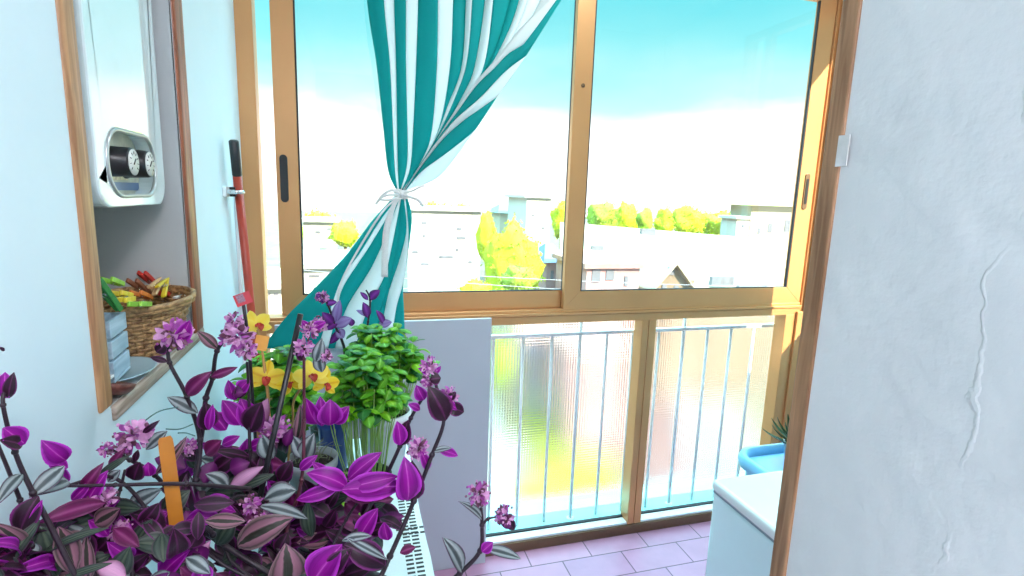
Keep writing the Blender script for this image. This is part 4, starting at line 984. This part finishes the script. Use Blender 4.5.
# --- yellow orchid
oc = at(278, 470, 1.12); o_x = oc.x
orc = thing('yellow_orchid', (o_x, 1.12, TZ), 'yellow orchid with red throats and a small orange tag, near the left wall', 'orchid')
pot(orc, (o_x, 1.12, TZ+.004), .048, .11, M_wpot); SO = Vector((o_x, 1.12, TZ+.10))
M_yel = leafmat('yellow_petal', [(0, s_(232, 180, 30)), (.25, s_(246, 216, 48)), (1, s_(250, 228, 80))], trans=.35, streak=.06)
M_yel2 = leafmat('pale_yellow_petal', [(0, s_(250, 225, 80)), (1, s_(252, 236, 110))], trans=.4, streak=.05)
M_thr = pm('red_throat', s_(170, 44, 20)[:3], .5, noise=.3, scale=200)
def ostem(pts):
    W = smooth_path([SO]+[at(x, y, Y) for x, y, Y in pts], 6); return MB().tube(W, .0024, 7).build('stem', pm('olive_stem', s_(150, 120, 60)[:3], .5, noise=.2), orc)
os1 = ostem([(270, 430, 1.11), (268, 390, 1.10), (262, 350, 1.10), (257, 330, 1.10)])
os2 = ostem([(292, 430, 1.10), (294, 400, 1.09), (308, 382, 1.08), (322, 376, 1.08)])
def orchid_flower(px, py, Y, rpx, parent, tilt, mat, roll=0):
    c = at(px, py, Y); r = mpx(c, rpx); nrm = ((EYE-c).normalized()+Vector(tilt)).normalized()
    rt = nrm.cross(Vector((0, 0, 1))).normalized()*-1; up = rt.cross(nrm)*-1
    if up.z < 0: up = -up
    rt = (rt*math.cos(roll)+up*math.sin(roll)); up = nrm.cross(rt) if nrm.cross(rt).z > 0 else -nrm.cross(rt)
    k = MB()
    for ang, l, w in ((90, 1.0, .62), (210, .95, .54), (330, .95, .54)):
        d = rt*math.cos(math.radians(ang))+up*math.sin(math.radians(ang)); k.leaf(c-nrm*.002, c+d*r*l-nrm*.002, r*w, nrm, bend=-.08, fold=-.1, mt=0, mb=0, prof=ROUND)
    for ang in (18, 162):
        d = rt*math.cos(math.radians(ang))+up*math.sin(math.radians(ang)); k.leaf(c, c+d*r*1.02, r*.84, nrm, bend=-.06, fold=-.08, mt=0, mb=0, prof=ROUND)
    o = k.build('flower', [mat], parent)
    l_ = MB(); l_.leaf(c+nrm*.003, c-up*r*.45+nrm*r*.25, r*.42, nrm, bend=.2, fold=.6, mt=0, mb=0, prof=ROUND)
    for s in (-1, 1): l_.leaf(c+nrm*.003, c+rt*s*r*.22-up*r*.1+nrm*r*.2, r*.22, nrm+rt*s, bend=.1, fold=.3, mt=0, mb=0, prof=ROUND)
    l_.ball(c+nrm*.005, r*.11, 8, 6); l_.build('throat', M_thr, o)
orchid_flower(257, 325, 1.10, 16, os1, (.5, 0, .3), M_yel2, .2)
orchid_flower(266.5, 378, 1.09, 18, os1, (0, 0, 0), M_yel, -.2)
orchid_flower(291, 384, 1.08, 15, os2, (-.5, 0, .5), M_yel, .5)
orchid_flower(312, 376, 1.07, 18, os2, (.2, 0, .4), M_yel2, .1)
orchid_flower(326, 384, 1.08, 15, os2, (.6, 0, -.1), M_yel, -.4)
ol = MB()
for a, ln in ((.2, .09), (2.6, .11), (3.8, .12), (5.0, .12)):
    d = Vector((math.cos(a), math.sin(a), .35)); ol.leaf(SO, SO+d*ln, .05, (0, 0, 1), bend=.18, fold=.3, mt=0, mb=0)
ol.build('leaves', LM['G'], orc)
def card(px, py, Y, w, h, ang, mat, name, parent):
    c = at(px, py, Y); n = (EYE-c).normalized(); rt = Vector((0, 0, 1)).cross(n).normalized(); up = n.cross(rt)
    W, H = mpx(c, w)/2, mpx(c, h)/2; M = Matrix(((rt.x, up.x, n.x, c.x), (rt.y, up.y, n.y, c.y), (rt.z, up.z, n.z, c.z), (0, 0, 0, 1))) @ Matrix.Rotation(ang, 4, 'Z')
    return MB().box(-W, W, -H, H, -.0006, .0006, M=M).build(name, mat, parent, smooth=False)
card(261.5, 343, 1.088, 12, 15, -.25, pm('orange_card', s_(228, 158, 62)[:3], .6, noise=.05), 'orange_tag', orc)
MB().tube([at(262, 350, 1.092), at(268, 400, 1.10), SO], .0022, 6).build('orange_tag_stick', pm('tan_stick', s_(190, 140, 80)[:3], .6, noise=.1), orc)
# red tag on a dark stick
tg = thing('plant_tag', (o_x-.03, 1.08, TZ+.10), 'small red plant tag with a pale printed panel on a dark stick', 'plant tag')
M_rtag = pm('red_card', s_(196, 44, 60)[:3], .5, noise=.06)
ct = card(243, 299, 1.06, 15, 12, .32, M_rtag, 'tag_card', tg); 
card(240.6, 298.6, 1.0585, 7, 8, .32, pm('printed_mauve_panel', s_(150, 110, 130)[:3], .5, noise=.35, scale=600), 'printed_panel', ct)
MB().tube([at(242, 296, 1.062), at(246, 322, 1.062), at(250, 360, 1.07), Vector((o_x-.03, 1.08, TZ+.10))], .0032, 7).build('stick', M_stem, tg)

# --- blue pot and grey pot with bare soil between the plants
gp = thing('grey_pot_plant', (0, 1.06, TZ), 'grey pot with dark soil and wiry shoots in front of the leggy basil', 'flower pot')
gc = at(312, 455, 1.22); GY = 1.22; gp.location = (gc.x, GY, TZ)
pot(gp, (gc.x, GY, TZ+.004), .054, .175, M_gpot)
ws = MB(); R3 = random.Random(9)
for i in range(40):
    a = R3.uniform(0, 2*PI); q = R3.uniform(0, .036); b = Vector((gc.x+q*math.cos(a), GY+q*math.sin(a), TZ+.16)); e = b+Vector((R3.uniform(-.03, .05), R3.uniform(-.02, .03), R3.uniform(.02, .07)))
    ws.tube(smooth_path([b, b.lerp(e, .5)+Vector((R3.uniform(-.01, .01), 0, .015)), e], 4), .0007, 4)
ws.build('wiry_shoots', pm('greyish_shoots', s_(120, 130, 96)[:3], .7, noise=.3), gp)
bpn = at(334, 432, 1.42)
bp_ = thing('blue_pot', (bpn.x, 1.42, TZ), 'small cobalt blue pot between the orchid and the basil', 'flower pot')
pot(bp_, (bpn.x, 1.42, TZ+.004), .042, .185, pm('cobalt_glaze', s_(34, 60, 150)[:3], .3, noise=.08, coat=.4))
# ------------------------------------------------------------------ the town outside
GZ = -14.0
M_ground = pm('pale_paving', (.10, .080, .058), .9, noise=.25, scale=.3)
M_bw = pm('white_render', (.42, .40, .36), .8, noise=.03, scale=.5)
M_bc = pm('cream_render', (.38, .35, .27), .8, noise=.04, scale=.5)
M_bp = pm('pink_render', (.34, .20, .20), .8, noise=.06, scale=.6)
M_win = pm('shuttered_window', (.12, .125, .15), .5, noise=.2, scale=2)
M_rooft = pm('pale_roof_tiles', (.33, .285, .20), .85, noise=.08, scale=2, bump=.4, bscale=6)
M_roofp = pm('pinkish_roof_tiles', (.30, .17, .15), .85, noise=.12, scale=2)
M_roofb = pm('blue_sheet_roof', (.09, .14, .30), .5, noise=.05)
M_yt = pm('sunlit_yellow_foliage', (.42, .50, .005), .7, noise=.2, scale=1.2, bump=.4, bscale=4, trans=.2)
M_gt = pm('yellow_green_foliage', (.24, .36, .02), .7, noise=.3, scale=.8, bump=.4, bscale=4, trans=.2)
M_trunk = pm('tree_trunk', (.20, .15, .10), .9, noise=.2)
M_lawn = pm('sunlit_lawn', (.17, .165, .0), .9, noise=.08, scale=.6)
M_cable = pm('dark_cable', (.25, .26, .30), .6, noise=.05)
structure(MB().box(-120, 220, 12, 420, GZ-.5, GZ).build('ground', M_ground, smooth=False))
M_bg = pm('beige_render', (.17, .125, .085), .8, noise=.15, scale=.6)
def X_(px, py, Y): return at(px, py, Y)
def building(label, x0, x1, ztop, Y, depth, mat, wins=(), roof='flat', roofmat=None, name='apartment_building', oh=.5):
    b = thing(name, ((x0+x1)/2, Y+depth/2, GZ), label, 'building')
    if name == 'apartment_building': b['group'] = 'buildings of the town outside'; del b['group']
    MB().box(x0, x1, Y, Y+depth, GZ, ztop).build('walls', mat, b, smooth=False)
    if roof == 'flat':
        MB().box(x0-oh, x1+oh, Y-oh, Y+depth+oh, ztop, ztop+.35).build('roof', roofmat or mat, b, smooth=False)
    elif roof == 'hip':
        k = MB(); o = oh; cxm = (x0+x1)/2; zr = ztop+1.4
        k.v = [(x0-o, Y-o, ztop), (x1+o, Y-o, ztop), (x1+o, Y+depth+o, ztop), (x0-o, Y+depth+o, ztop), (x0+(x1-x0)*.3, Y+depth/2, zr), (x1-(x1-x0)*.3, Y+depth/2, zr)]
        for q in ((0, 1, 5, 4), (1, 2, 5), (2, 3, 4, 5), (3, 0, 4), (3, 2, 1, 0)): k.quadface(q)
        k.build('roof', roofmat or M_rooft, b, smooth=False)
    elif roof == 'gable':                                     # ridge runs away from the viewer
        k = MB(); o = oh; xm = (x0+x1)/2; zr = ztop+(x1-x0)*.55
        MBg = MB(); MBg.v = [(x0, Y, ztop), (x1, Y, ztop), (xm, Y, zr-.2), (x0, Y+depth, ztop), (x1, Y+depth, ztop), (xm, Y+depth, zr-.2)]
        MBg.quadface((0, 1, 2)); MBg.quadface((5, 4, 3)); MBg.build('gable', mat, b, smooth=False)
        for s in (-1, 1):
            xe = xm+s*((x1-x0)/2+o); ze = ztop-o*1.1
            r = MB(); r.v = [(xm, Y-o, zr), (xe, Y-o, ze), (xe, Y+depth, ze), (xm, Y+depth, zr)]
            r.v += [(x, y, z-.15) for x, y, z in r.v]
            for q in ((0, 1, 2, 3), (7, 6, 5, 4), (0, 4, 5, 1), (1, 5, 6, 2), (2, 6, 7, 3), (3, 7, 4, 0)): r.quadface(q)
            r.build('roof', roofmat or M_rooft, b, smooth=False)
    for (wx, wz, ww, wh) in wins:
        MB().box(wx-ww/2, wx+ww/2, Y-.06, Y+.05, wz-wh/2, wz+wh/2).build('window', M_win, b, smooth=False)
    return b
def wpx(Y, lst):
    out = []
    for (px, py, w, h) in lst:
        p = at(px, py, Y); s = (p-EYE).dot(_f2)/FPX; out.append((p.x, p.z, w*s, h*s))
    return out
def bpx(label, px0, px1, pytop, Y, depth, mat, wins=(), **kw):
    a = at(px0, pytop, Y); c = at(px1, pytop, Y)
    return building(label, a.x, c.x, (a.z+c.z)/2, Y, depth, mat, wpx(Y, wins), **kw)
bpx('broad white apartment block with small dark windows between curtain and yellow tree', 408, 481, 211, 68, 14, M_bw,
    [(424, 223, 5, 2.5), (459, 229, 5, 2.5), (424, 236, 3, 2.5), (461, 238, 9, 2.5), (457, 250, 3, 3), (415, 252, 6, 2.5), (446, 257, 14, 2.5), (425, 264, 8, 2.5), (470, 262, 4, 2.5)])
bpx('tall plain white block just left of the middle window stile', 527, 551, 198, 75, 10, M_bw, [(533, 215, 3, 2), (543, 228, 3, 2)])
bpx('small pale house with green roof behind the big yellow tree', 500, 518, 213, 88, 8, M_bc, [], roofmat=pm('pale_green_roof', (.14, .30, .28), .7, noise=.05), roof='hip', name='town_house')
bpx('cream house with broad yellowish overhanging roof at the right of the view', 752, 797, 206, 57, 4, M_bc,
    [(770, 228, 5, 9), (787, 226, 6, 12), (759, 231, 3, 6)], roofmat=pm('yellowish_roof', (.34, .32, .10), .8, noise=.06), roof='hip', name='town_house', oh=1.0)
bpx('low pale house left of the cream house with the broad roof', 737, 750, 219, 56.5, 3, M_bw, [(743, 226, 3, 3)], name='town_house', oh=.3)
bpx('pink house with pale windows low in the right sash', 587, 640, 268, 34, 6, M_bp,
    [(596, 276, 9, 13), (610, 275, 9, 10), (626, 281, 4, 10)], roofmat=M_roofp, name='town_house', oh=.3)
bpx('narrow pinkish house seen left of the middle stile', 547, 566, 262, 41, 4, M_bp, [(552, 275, 3, 9), (560, 277, 3, 8)], roofmat=M_roofb, roof='hip', name='town_house', oh=.4)
bpx('white gabled dormer house with louvred attic window', 656, 688, 282, 34.5, 5, M_bg, [(671, 271, 7, 8), (664, 287, 5, 5), (676, 288, 5, 5)], roof='gable', name='town_house', oh=.5)
# long sheds with shallow roofs: a tilted slab on walls
def shed(label, pts, Y0, Y1, mat):
    (ax, ay), (bx, by), (cx, cy), (dx, dy) = pts
    a, b_, c, d = at(ax, ay, Y0), at(bx, by, Y0), at(cx, cy, Y1), at(dx, dy, Y1)
    o = thing('long_shed', ((a.x+b_.x)/2, Y0, GZ), label, 'building')
    k = MB(); k.v = [tuple(p) for p in (a, b_, c, d)]+[(p.x, p.y, p.z-.3) for p in (a, b_, c, d)]
    for q in ((0, 1, 2, 3), (7, 6, 5, 4), (0, 4, 5, 1), (1, 5, 6, 2), (2, 6, 7, 3), (3, 7, 4, 0)): k.quadface(q)
    k.build('roof', mat, o, smooth=False)
    w_ = MB(); w_.v = [(p.x, p.y, p.z-.3) for p in (a, b_, c, d)]+[(p.x, p.y, GZ) for p in (a, b_, c, d)]
    for q in ((0, 4, 5, 1), (1, 5, 6, 2), (2, 6, 7, 3), (3, 7, 4, 0), (4, 7, 6, 5)): w_.quadface(q)
    w_.build('walls', M_bg, o, smooth=False)
    return o
def skylights(o, pts, Y, name='roof_vent'):
    for (px, py, w) in pts:
        p = at(px, py, Y); s = (p-EYE).dot(_f2)/FPX
        MB().box(p.x-w*s/2, p.x+w*s/2, Y-.2, Y+.2, p.z-.6, p.z+.12).build(name, M_win, o, smooth=False)
sh1 = shed('long low building with a wide pale tiled roof filling the right sash view', [(560, 262), (815, 292), (815, 243), (560, 222)], 46, 55, M_rooft)
skylights(sh1, [(648, 230, 16)], 53.6); skylights(sh1, [(597, 247, 12)], 49); skylights(sh1, [(745, 249, 20), (775, 253, 14)], 53.5); skylights(sh1, [(750, 268, 20), (764, 271, 12)], 50)
sh2 = shed('lower pale roof with dark ridge edge beyond the white dormer', [(690, 293), (800, 300), (790, 287), (700, 268)], 36.5, 41, M_rooft)
skylights(sh2, [(722, 278, 26), (752, 286, 34)], 38, 'ridge_edge')
sh3 = shed('blue sheet metal roof beside the white dormer', [(629, 281), (656, 285), (668, 268), (636, 268)], 41.5, 45, M_roofb)
bpx('long white building glimpsed left of the tied curtain', 296, 352, 268, 45, 10, M_bw, [(314, 276, 10, 2), (331, 280, 12, 2), (318, 288, 8, 2)], name='apartment_building')
bpx('pale house with one dark window behind the left sash', 303, 335, 222, 70, 6, M_bc, [(318, 232, 5, 2), (329, 229, 4, 2)], name='town_house')
bpx('low pale block seen through the narrow gap beside the left wall', 262, 284, 288, 36, 6, M_bw, [(269, 294, 3, 2), (276, 294, 4, 2)], name='town_house')
# trees: lumpy crowns ragged with leaf sprays, one trunk each
def tree(label, px, py0, py1, Y, wpx_, mat, seed, group=None, stretch=1):
    rnd = random.Random(seed); t_ = at(px, py0, Y); s = (t_-EYE).dot(_f2)/FPX; b_ = at(px, py1, Y)
    cz = (t_.z+b_.z)/2; rz = (t_.z-b_.z)/2; rx = wpx_*s/2
    o = thing('leafy_tree', (t_.x, Y, GZ), label, 'tree', group)
    b_.z = b_.z
    MB().tube([(t_.x, Y, GZ), (t_.x+.1, Y, cz)], [rx*.12+.1, rx*.06+.05], 8).build('trunk', M_trunk, o)
    k = MB()
    bm = bmesh.new(); bmesh.ops.create_icosphere(bm, subdivisions=3, radius=1)
    from mathutils import noise
    for v in bm.verts:
        n1 = noise.noise(v.co*1.7+Vector((seed, 0, 0)))*.35+noise.noise(v.co*4.1+Vector((0, seed, 0)))*.2
        v.co = v.co*(.82+n1)
    b0 = 0
    k.v = [(t_.x+v.co.x*rx, Y+v.co.y*rx*.8, cz+v.co.z*rz) for v in bm.verts]
    for f_ in bm.faces: k.quadface([v.index for v in f_.verts])
    bm.verts.ensure_lookup_table(); vs = [v.co.copy() for v in bm.verts]; bm.free()
    for i in range(900):
        v = rnd.choice(vs)*rnd.uniform(.92, 1.12); p = Vector((t_.x+v.x*rx, Y+v.y*rx*.8, cz+v.z*rz)); ln = rx*rnd.uniform(.06, .13)
        d = Vector((rnd.uniform(-1, 1), rnd.uniform(-1, 1), rnd.uniform(-1, 1))).normalized()
        k.leaf(p, p+d*ln, ln*.6, (rnd.uniform(-1, 1), -1, rnd.uniform(0, 1)), nl=2, nw=2, mt=0, mb=0, th=.002)
    k.build('crown', mat, o, smooth=True)
tree('big bright yellow tree in the middle of the left sash view', 514, 216, 312, 40, 66, M_yt, 1)
tree('yellow-green bush below the big yellow tree', 520, 262, 296, 31, 40, M_gt, 2)
tree('yellow treetop touching the middle window stile', 562, 200, 240, 66, 26, M_yt, 3)
tree('yellow bush at the foot of the white apartment block', 476, 280, 300, 36, 34, M_yt, 4)
tree('small yellow tree left of the big one, above its crown', 487, 208, 262, 52, 22, M_yt, 8)
yt = [(603, 200, 236, 34), (626, 201, 236, 30), (646, 207, 238, 20), (666, 208, 238, 26), (690, 204, 240, 38), (722, 208, 244, 50)]
for i, (x, a, b_, w) in enumerate(yt):
    tree(['leftmost small tree in the row beyond the long pale roof', 'second small tree from the left beyond the long pale roof', 'smallest tree of the row beyond the long pale roof',
          'low tree right of the smallest one beyond the long pale roof', 'bright tree second from the right beyond the long pale roof', 'rightmost and widest tree beyond the long pale roof'][i], x, a, b_, 85+(i % 2)*8, w, M_gt if i in (0, 2) else M_yt, 20+i, 'trees beyond the long roof')
for i, (x, a, b_, w, y) in enumerate([(322, 208, 250, 44, 84), (344, 218, 250, 30, 65), (432, 201, 226, 40, 95), (458, 203, 226, 34, 104)]):
    tree(['yellow tree far behind the left sash near its handle', 'lower yellow tree just left of the tied curtain', 'far yellow tree just right of the curtain bow', 'far yellow tree above the white apartment block'][i], x, a, b_, y, w, M_yt, 40+i, 'far yellow trees')
# courtyard seen through the patterned screen
def patch(name, pts, mat, dz=.02, h=.15):
    P = [atz(x, y, GZ) for x, y in pts]; k = MB(); n = len(P)
    k.v = [(p.x, p.y, GZ+dz) for p in P]+[(p.x, p.y, GZ+dz+h) for p in P]
    k.quadface(list(range(n))[::-1]); k.quadface([n+i for i in range(n)])
    for i in range(n): k.quadface([i, (i+1) % n, n+(i+1) % n, n+i])
    o = k.build(name, mat, smooth=False); bm = bmesh.new(); bm.from_mesh(o.data); bmesh.ops.recalc_face_normals(bm, faces=bm.faces); bm.to_mesh(o.data); bm.free()
    return structure(o)
patch('lawn', [(516, 470), (616, 462), (630, 520), (510, 526)], M_lawn)
patch('lawn', [(490, 392), (526, 392), (584, 456), (552, 472)], M_lawn)
patch('courtyard_paving', [(556, 360), (700, 340), (720, 520), (634, 520), (618, 466), (580, 462), (540, 400)], pm('pink_paving', (.10, .046, .044), .9, noise=.25, scale=.5))
M_wp = pm('bright_paving', (.22, .22, .21), .9, noise=.05, scale=.5)
patch('courtyard_path', [(484, 400), (504, 400), (530, 470), (508, 530), (484, 530)], M_wp)
patch('courtyard_border', [(724, 330), (752, 326), (762, 440), (736, 452)], pm('beige_paving', (.16, .11, .06), .9, noise=.2, scale=.5))
patch('courtyard_path', [(690, 400), (716, 396), (726, 470), (700, 480)], pm('white_paving', (.17, .17, .19), .9, noise=.05, scale=.5), dz=.18)
def lowpx(label, px, py, w, h, Y, mat, name, cat):
    p = at(px, py, Y); s = (p-EYE).dot(_f2)/FPX
    o = building(label, p.x-w*s/2, p.x+w*s/2, p.z, Y, 4, mat, [(p.x-w*s*.2, p.z-2, 1, 1.4), (p.x+w*s*.2, p.z-2, 1, 1.4)], roof='hip', roofmat=M_roofp, name=name, oh=.4)
lowpx('grey blue shed behind the patterned lower screen near the grey board', 545, 336, 46, 60, 33, pm('grey_blue_render', (.14, .16, .24), .8, noise=.1), 'town_house', 'building')
lowpx('pink house blurred behind the patterned lower screen', 606, 352, 60, 60, 28, M_bp, 'town_house', 'building')
tree('green yellow shrub blurred behind the patterned screen beside the board', 503, 330, 392, 30, 26, M_gt, 60)
# three wires across the view
for i, (a, c) in enumerate((((400, 273), (800, 288)), ((400, 280), (800, 300)), ((400, 290), (800, 308)))):
    A_, B_ = at(*a, 16), at(*c, 16); d = (B_-A_); A2, B2 = A_-d*.6, B_+d*.6
    pts = [A2.lerp(B2, t/20)-Vector((0, 0, .5*4*(t/20)*(1-t/20)-.45)) for t in range(21)]
    tag(MB().tube(pts, .011, 5).build('overhead_wire', M_cable), ['uppermost of three thin wires crossing the view below the yellow tree', 'middle of three thin wires crossing the view below the yellow tree', 'lowest of three thin wires crossing the view below the yellow tree'][i], 'wire', 'overhead wires')

# ------------------------------------------------------------------ sky and light
w = bpy.data.worlds.new('sky'); C.world = w; w.use_nodes = True; nt = w.node_tree; nt.nodes.clear(); L = nt.links.new
out = N(nt, 'ShaderNodeOutputWorld'); bg = N(nt, 'ShaderNodeBackground'); L(bg.outputs[0], out.inputs['Surface'])
tc = N(nt, 'ShaderNodeTexCoord'); sep = N(nt, 'ShaderNodeSeparateXYZ'); L(tc.outputs['Generated'], sep.inputs['Vector'])
mp = N(nt, 'ShaderNodeMapping'); mp.inputs['Scale'].default_value = (1.6, 1.6, 5); L(tc.outputs['Generated'], mp.inputs['Vector'])
nz = N(nt, 'ShaderNodeTexNoise'); nz.inputs['Scale'].default_value = 2.2; nz.inputs['Detail'].default_value = 5; L(mp.outputs['Vector'], nz.inputs['Vector'])
a = N(nt, 'ShaderNodeMath', operation='MULTIPLY_ADD'); a.inputs[1].default_value = .14; L(nz.outputs['Fac'], a.inputs[0])
s5 = N(nt, 'ShaderNodeMath', operation='SUBTRACT'); s5.inputs[1].default_value = .07; L(sep.outputs['Z'], s5.inputs[0]); L(s5.outputs[0], a.inputs[2])
r = N(nt, 'ShaderNodeValToRGB'); el = r.color_ramp.elements
HS = 1.0
stops = [(0.0, (1.0, 1.0, .97, 1)), (.115, (1.0, 1.0, .98, 1)), (.17, (.38, .60, .60, 1)), (.25, (.19, .53, .56, 1)), (.34, (.095, .46, .52, 1)), (.45, (.08, .40, .48, 1)), (.62, (.40, .86, 1.0, 1)), (1, (.50, .88, 1, 1))]
el[0].position, el[0].color = stops[0]; el[1].position, el[1].color = stops[-1]
for p_, c_ in stops[1:-1]:
    q = el.new(p_); q.color = c_
L(a.outputs[0], r.inputs['Fac']); L(r.outputs['Color'], bg.inputs['Color'])
st = N(nt, 'ShaderNodeMapRange'); st.inputs['From Min'].default_value = .42; st.inputs['From Max'].default_value = .75; st.inputs['To Min'].default_value = HS; st.inputs['To Max'].default_value = 7.5
L(sep.outputs['Z'], st.inputs['Value']); L(st.outputs['Result'], bg.inputs['Strength'])
sun = bpy.data.lights.new('sun', 'SUN'); sun.energy = 10; sun.angle = .01; sun.color = (1, .88, .66)
so = bpy.data.objects.new('sun', sun); COL.objects.link(so); so.rotation_euler = Vector((-.45, .70, -.55)).to_track_quat('-Z', 'Y').to_euler()
la = bpy.data.lights.new('added_room_fill', 'AREA'); la.shape = 'DISK'; la.size = .5; la.energy = 25; la.color = (1, .93, .98)  # unseen fill, added behind the camera to bring up the room
lo = bpy.data.objects.new('added_room_fill', la); COL.objects.link(lo); lo.location = (.46, -1.1, 2.68)
lb = bpy.data.lights.new('added_balcony_fill', 'AREA'); lb.shape = 'DISK'; lb.size = .3; lb.energy = 6.5; lb.color = (.85, .97, 1)  # unseen fill, added to brighten the washer side and far left wall
lo = bpy.data.objects.new('added_balcony_fill', lb); COL.objects.link(lo); lo.location = (.95, 1.50, 2.68)
C.view_settings.view_transform = 'Standard'; C.view_settings.look = 'None'; C.view_settings.gamma = 1; C.view_settings.use_curve_mapping = False
C.view_settings.exposure = 0.95
C.cycles.use_denoising = True
C.cycles.max_bounces = 12; C.cycles.transparent_max_bounces = 16; C.cycles.sample_clamp_indirect = 6
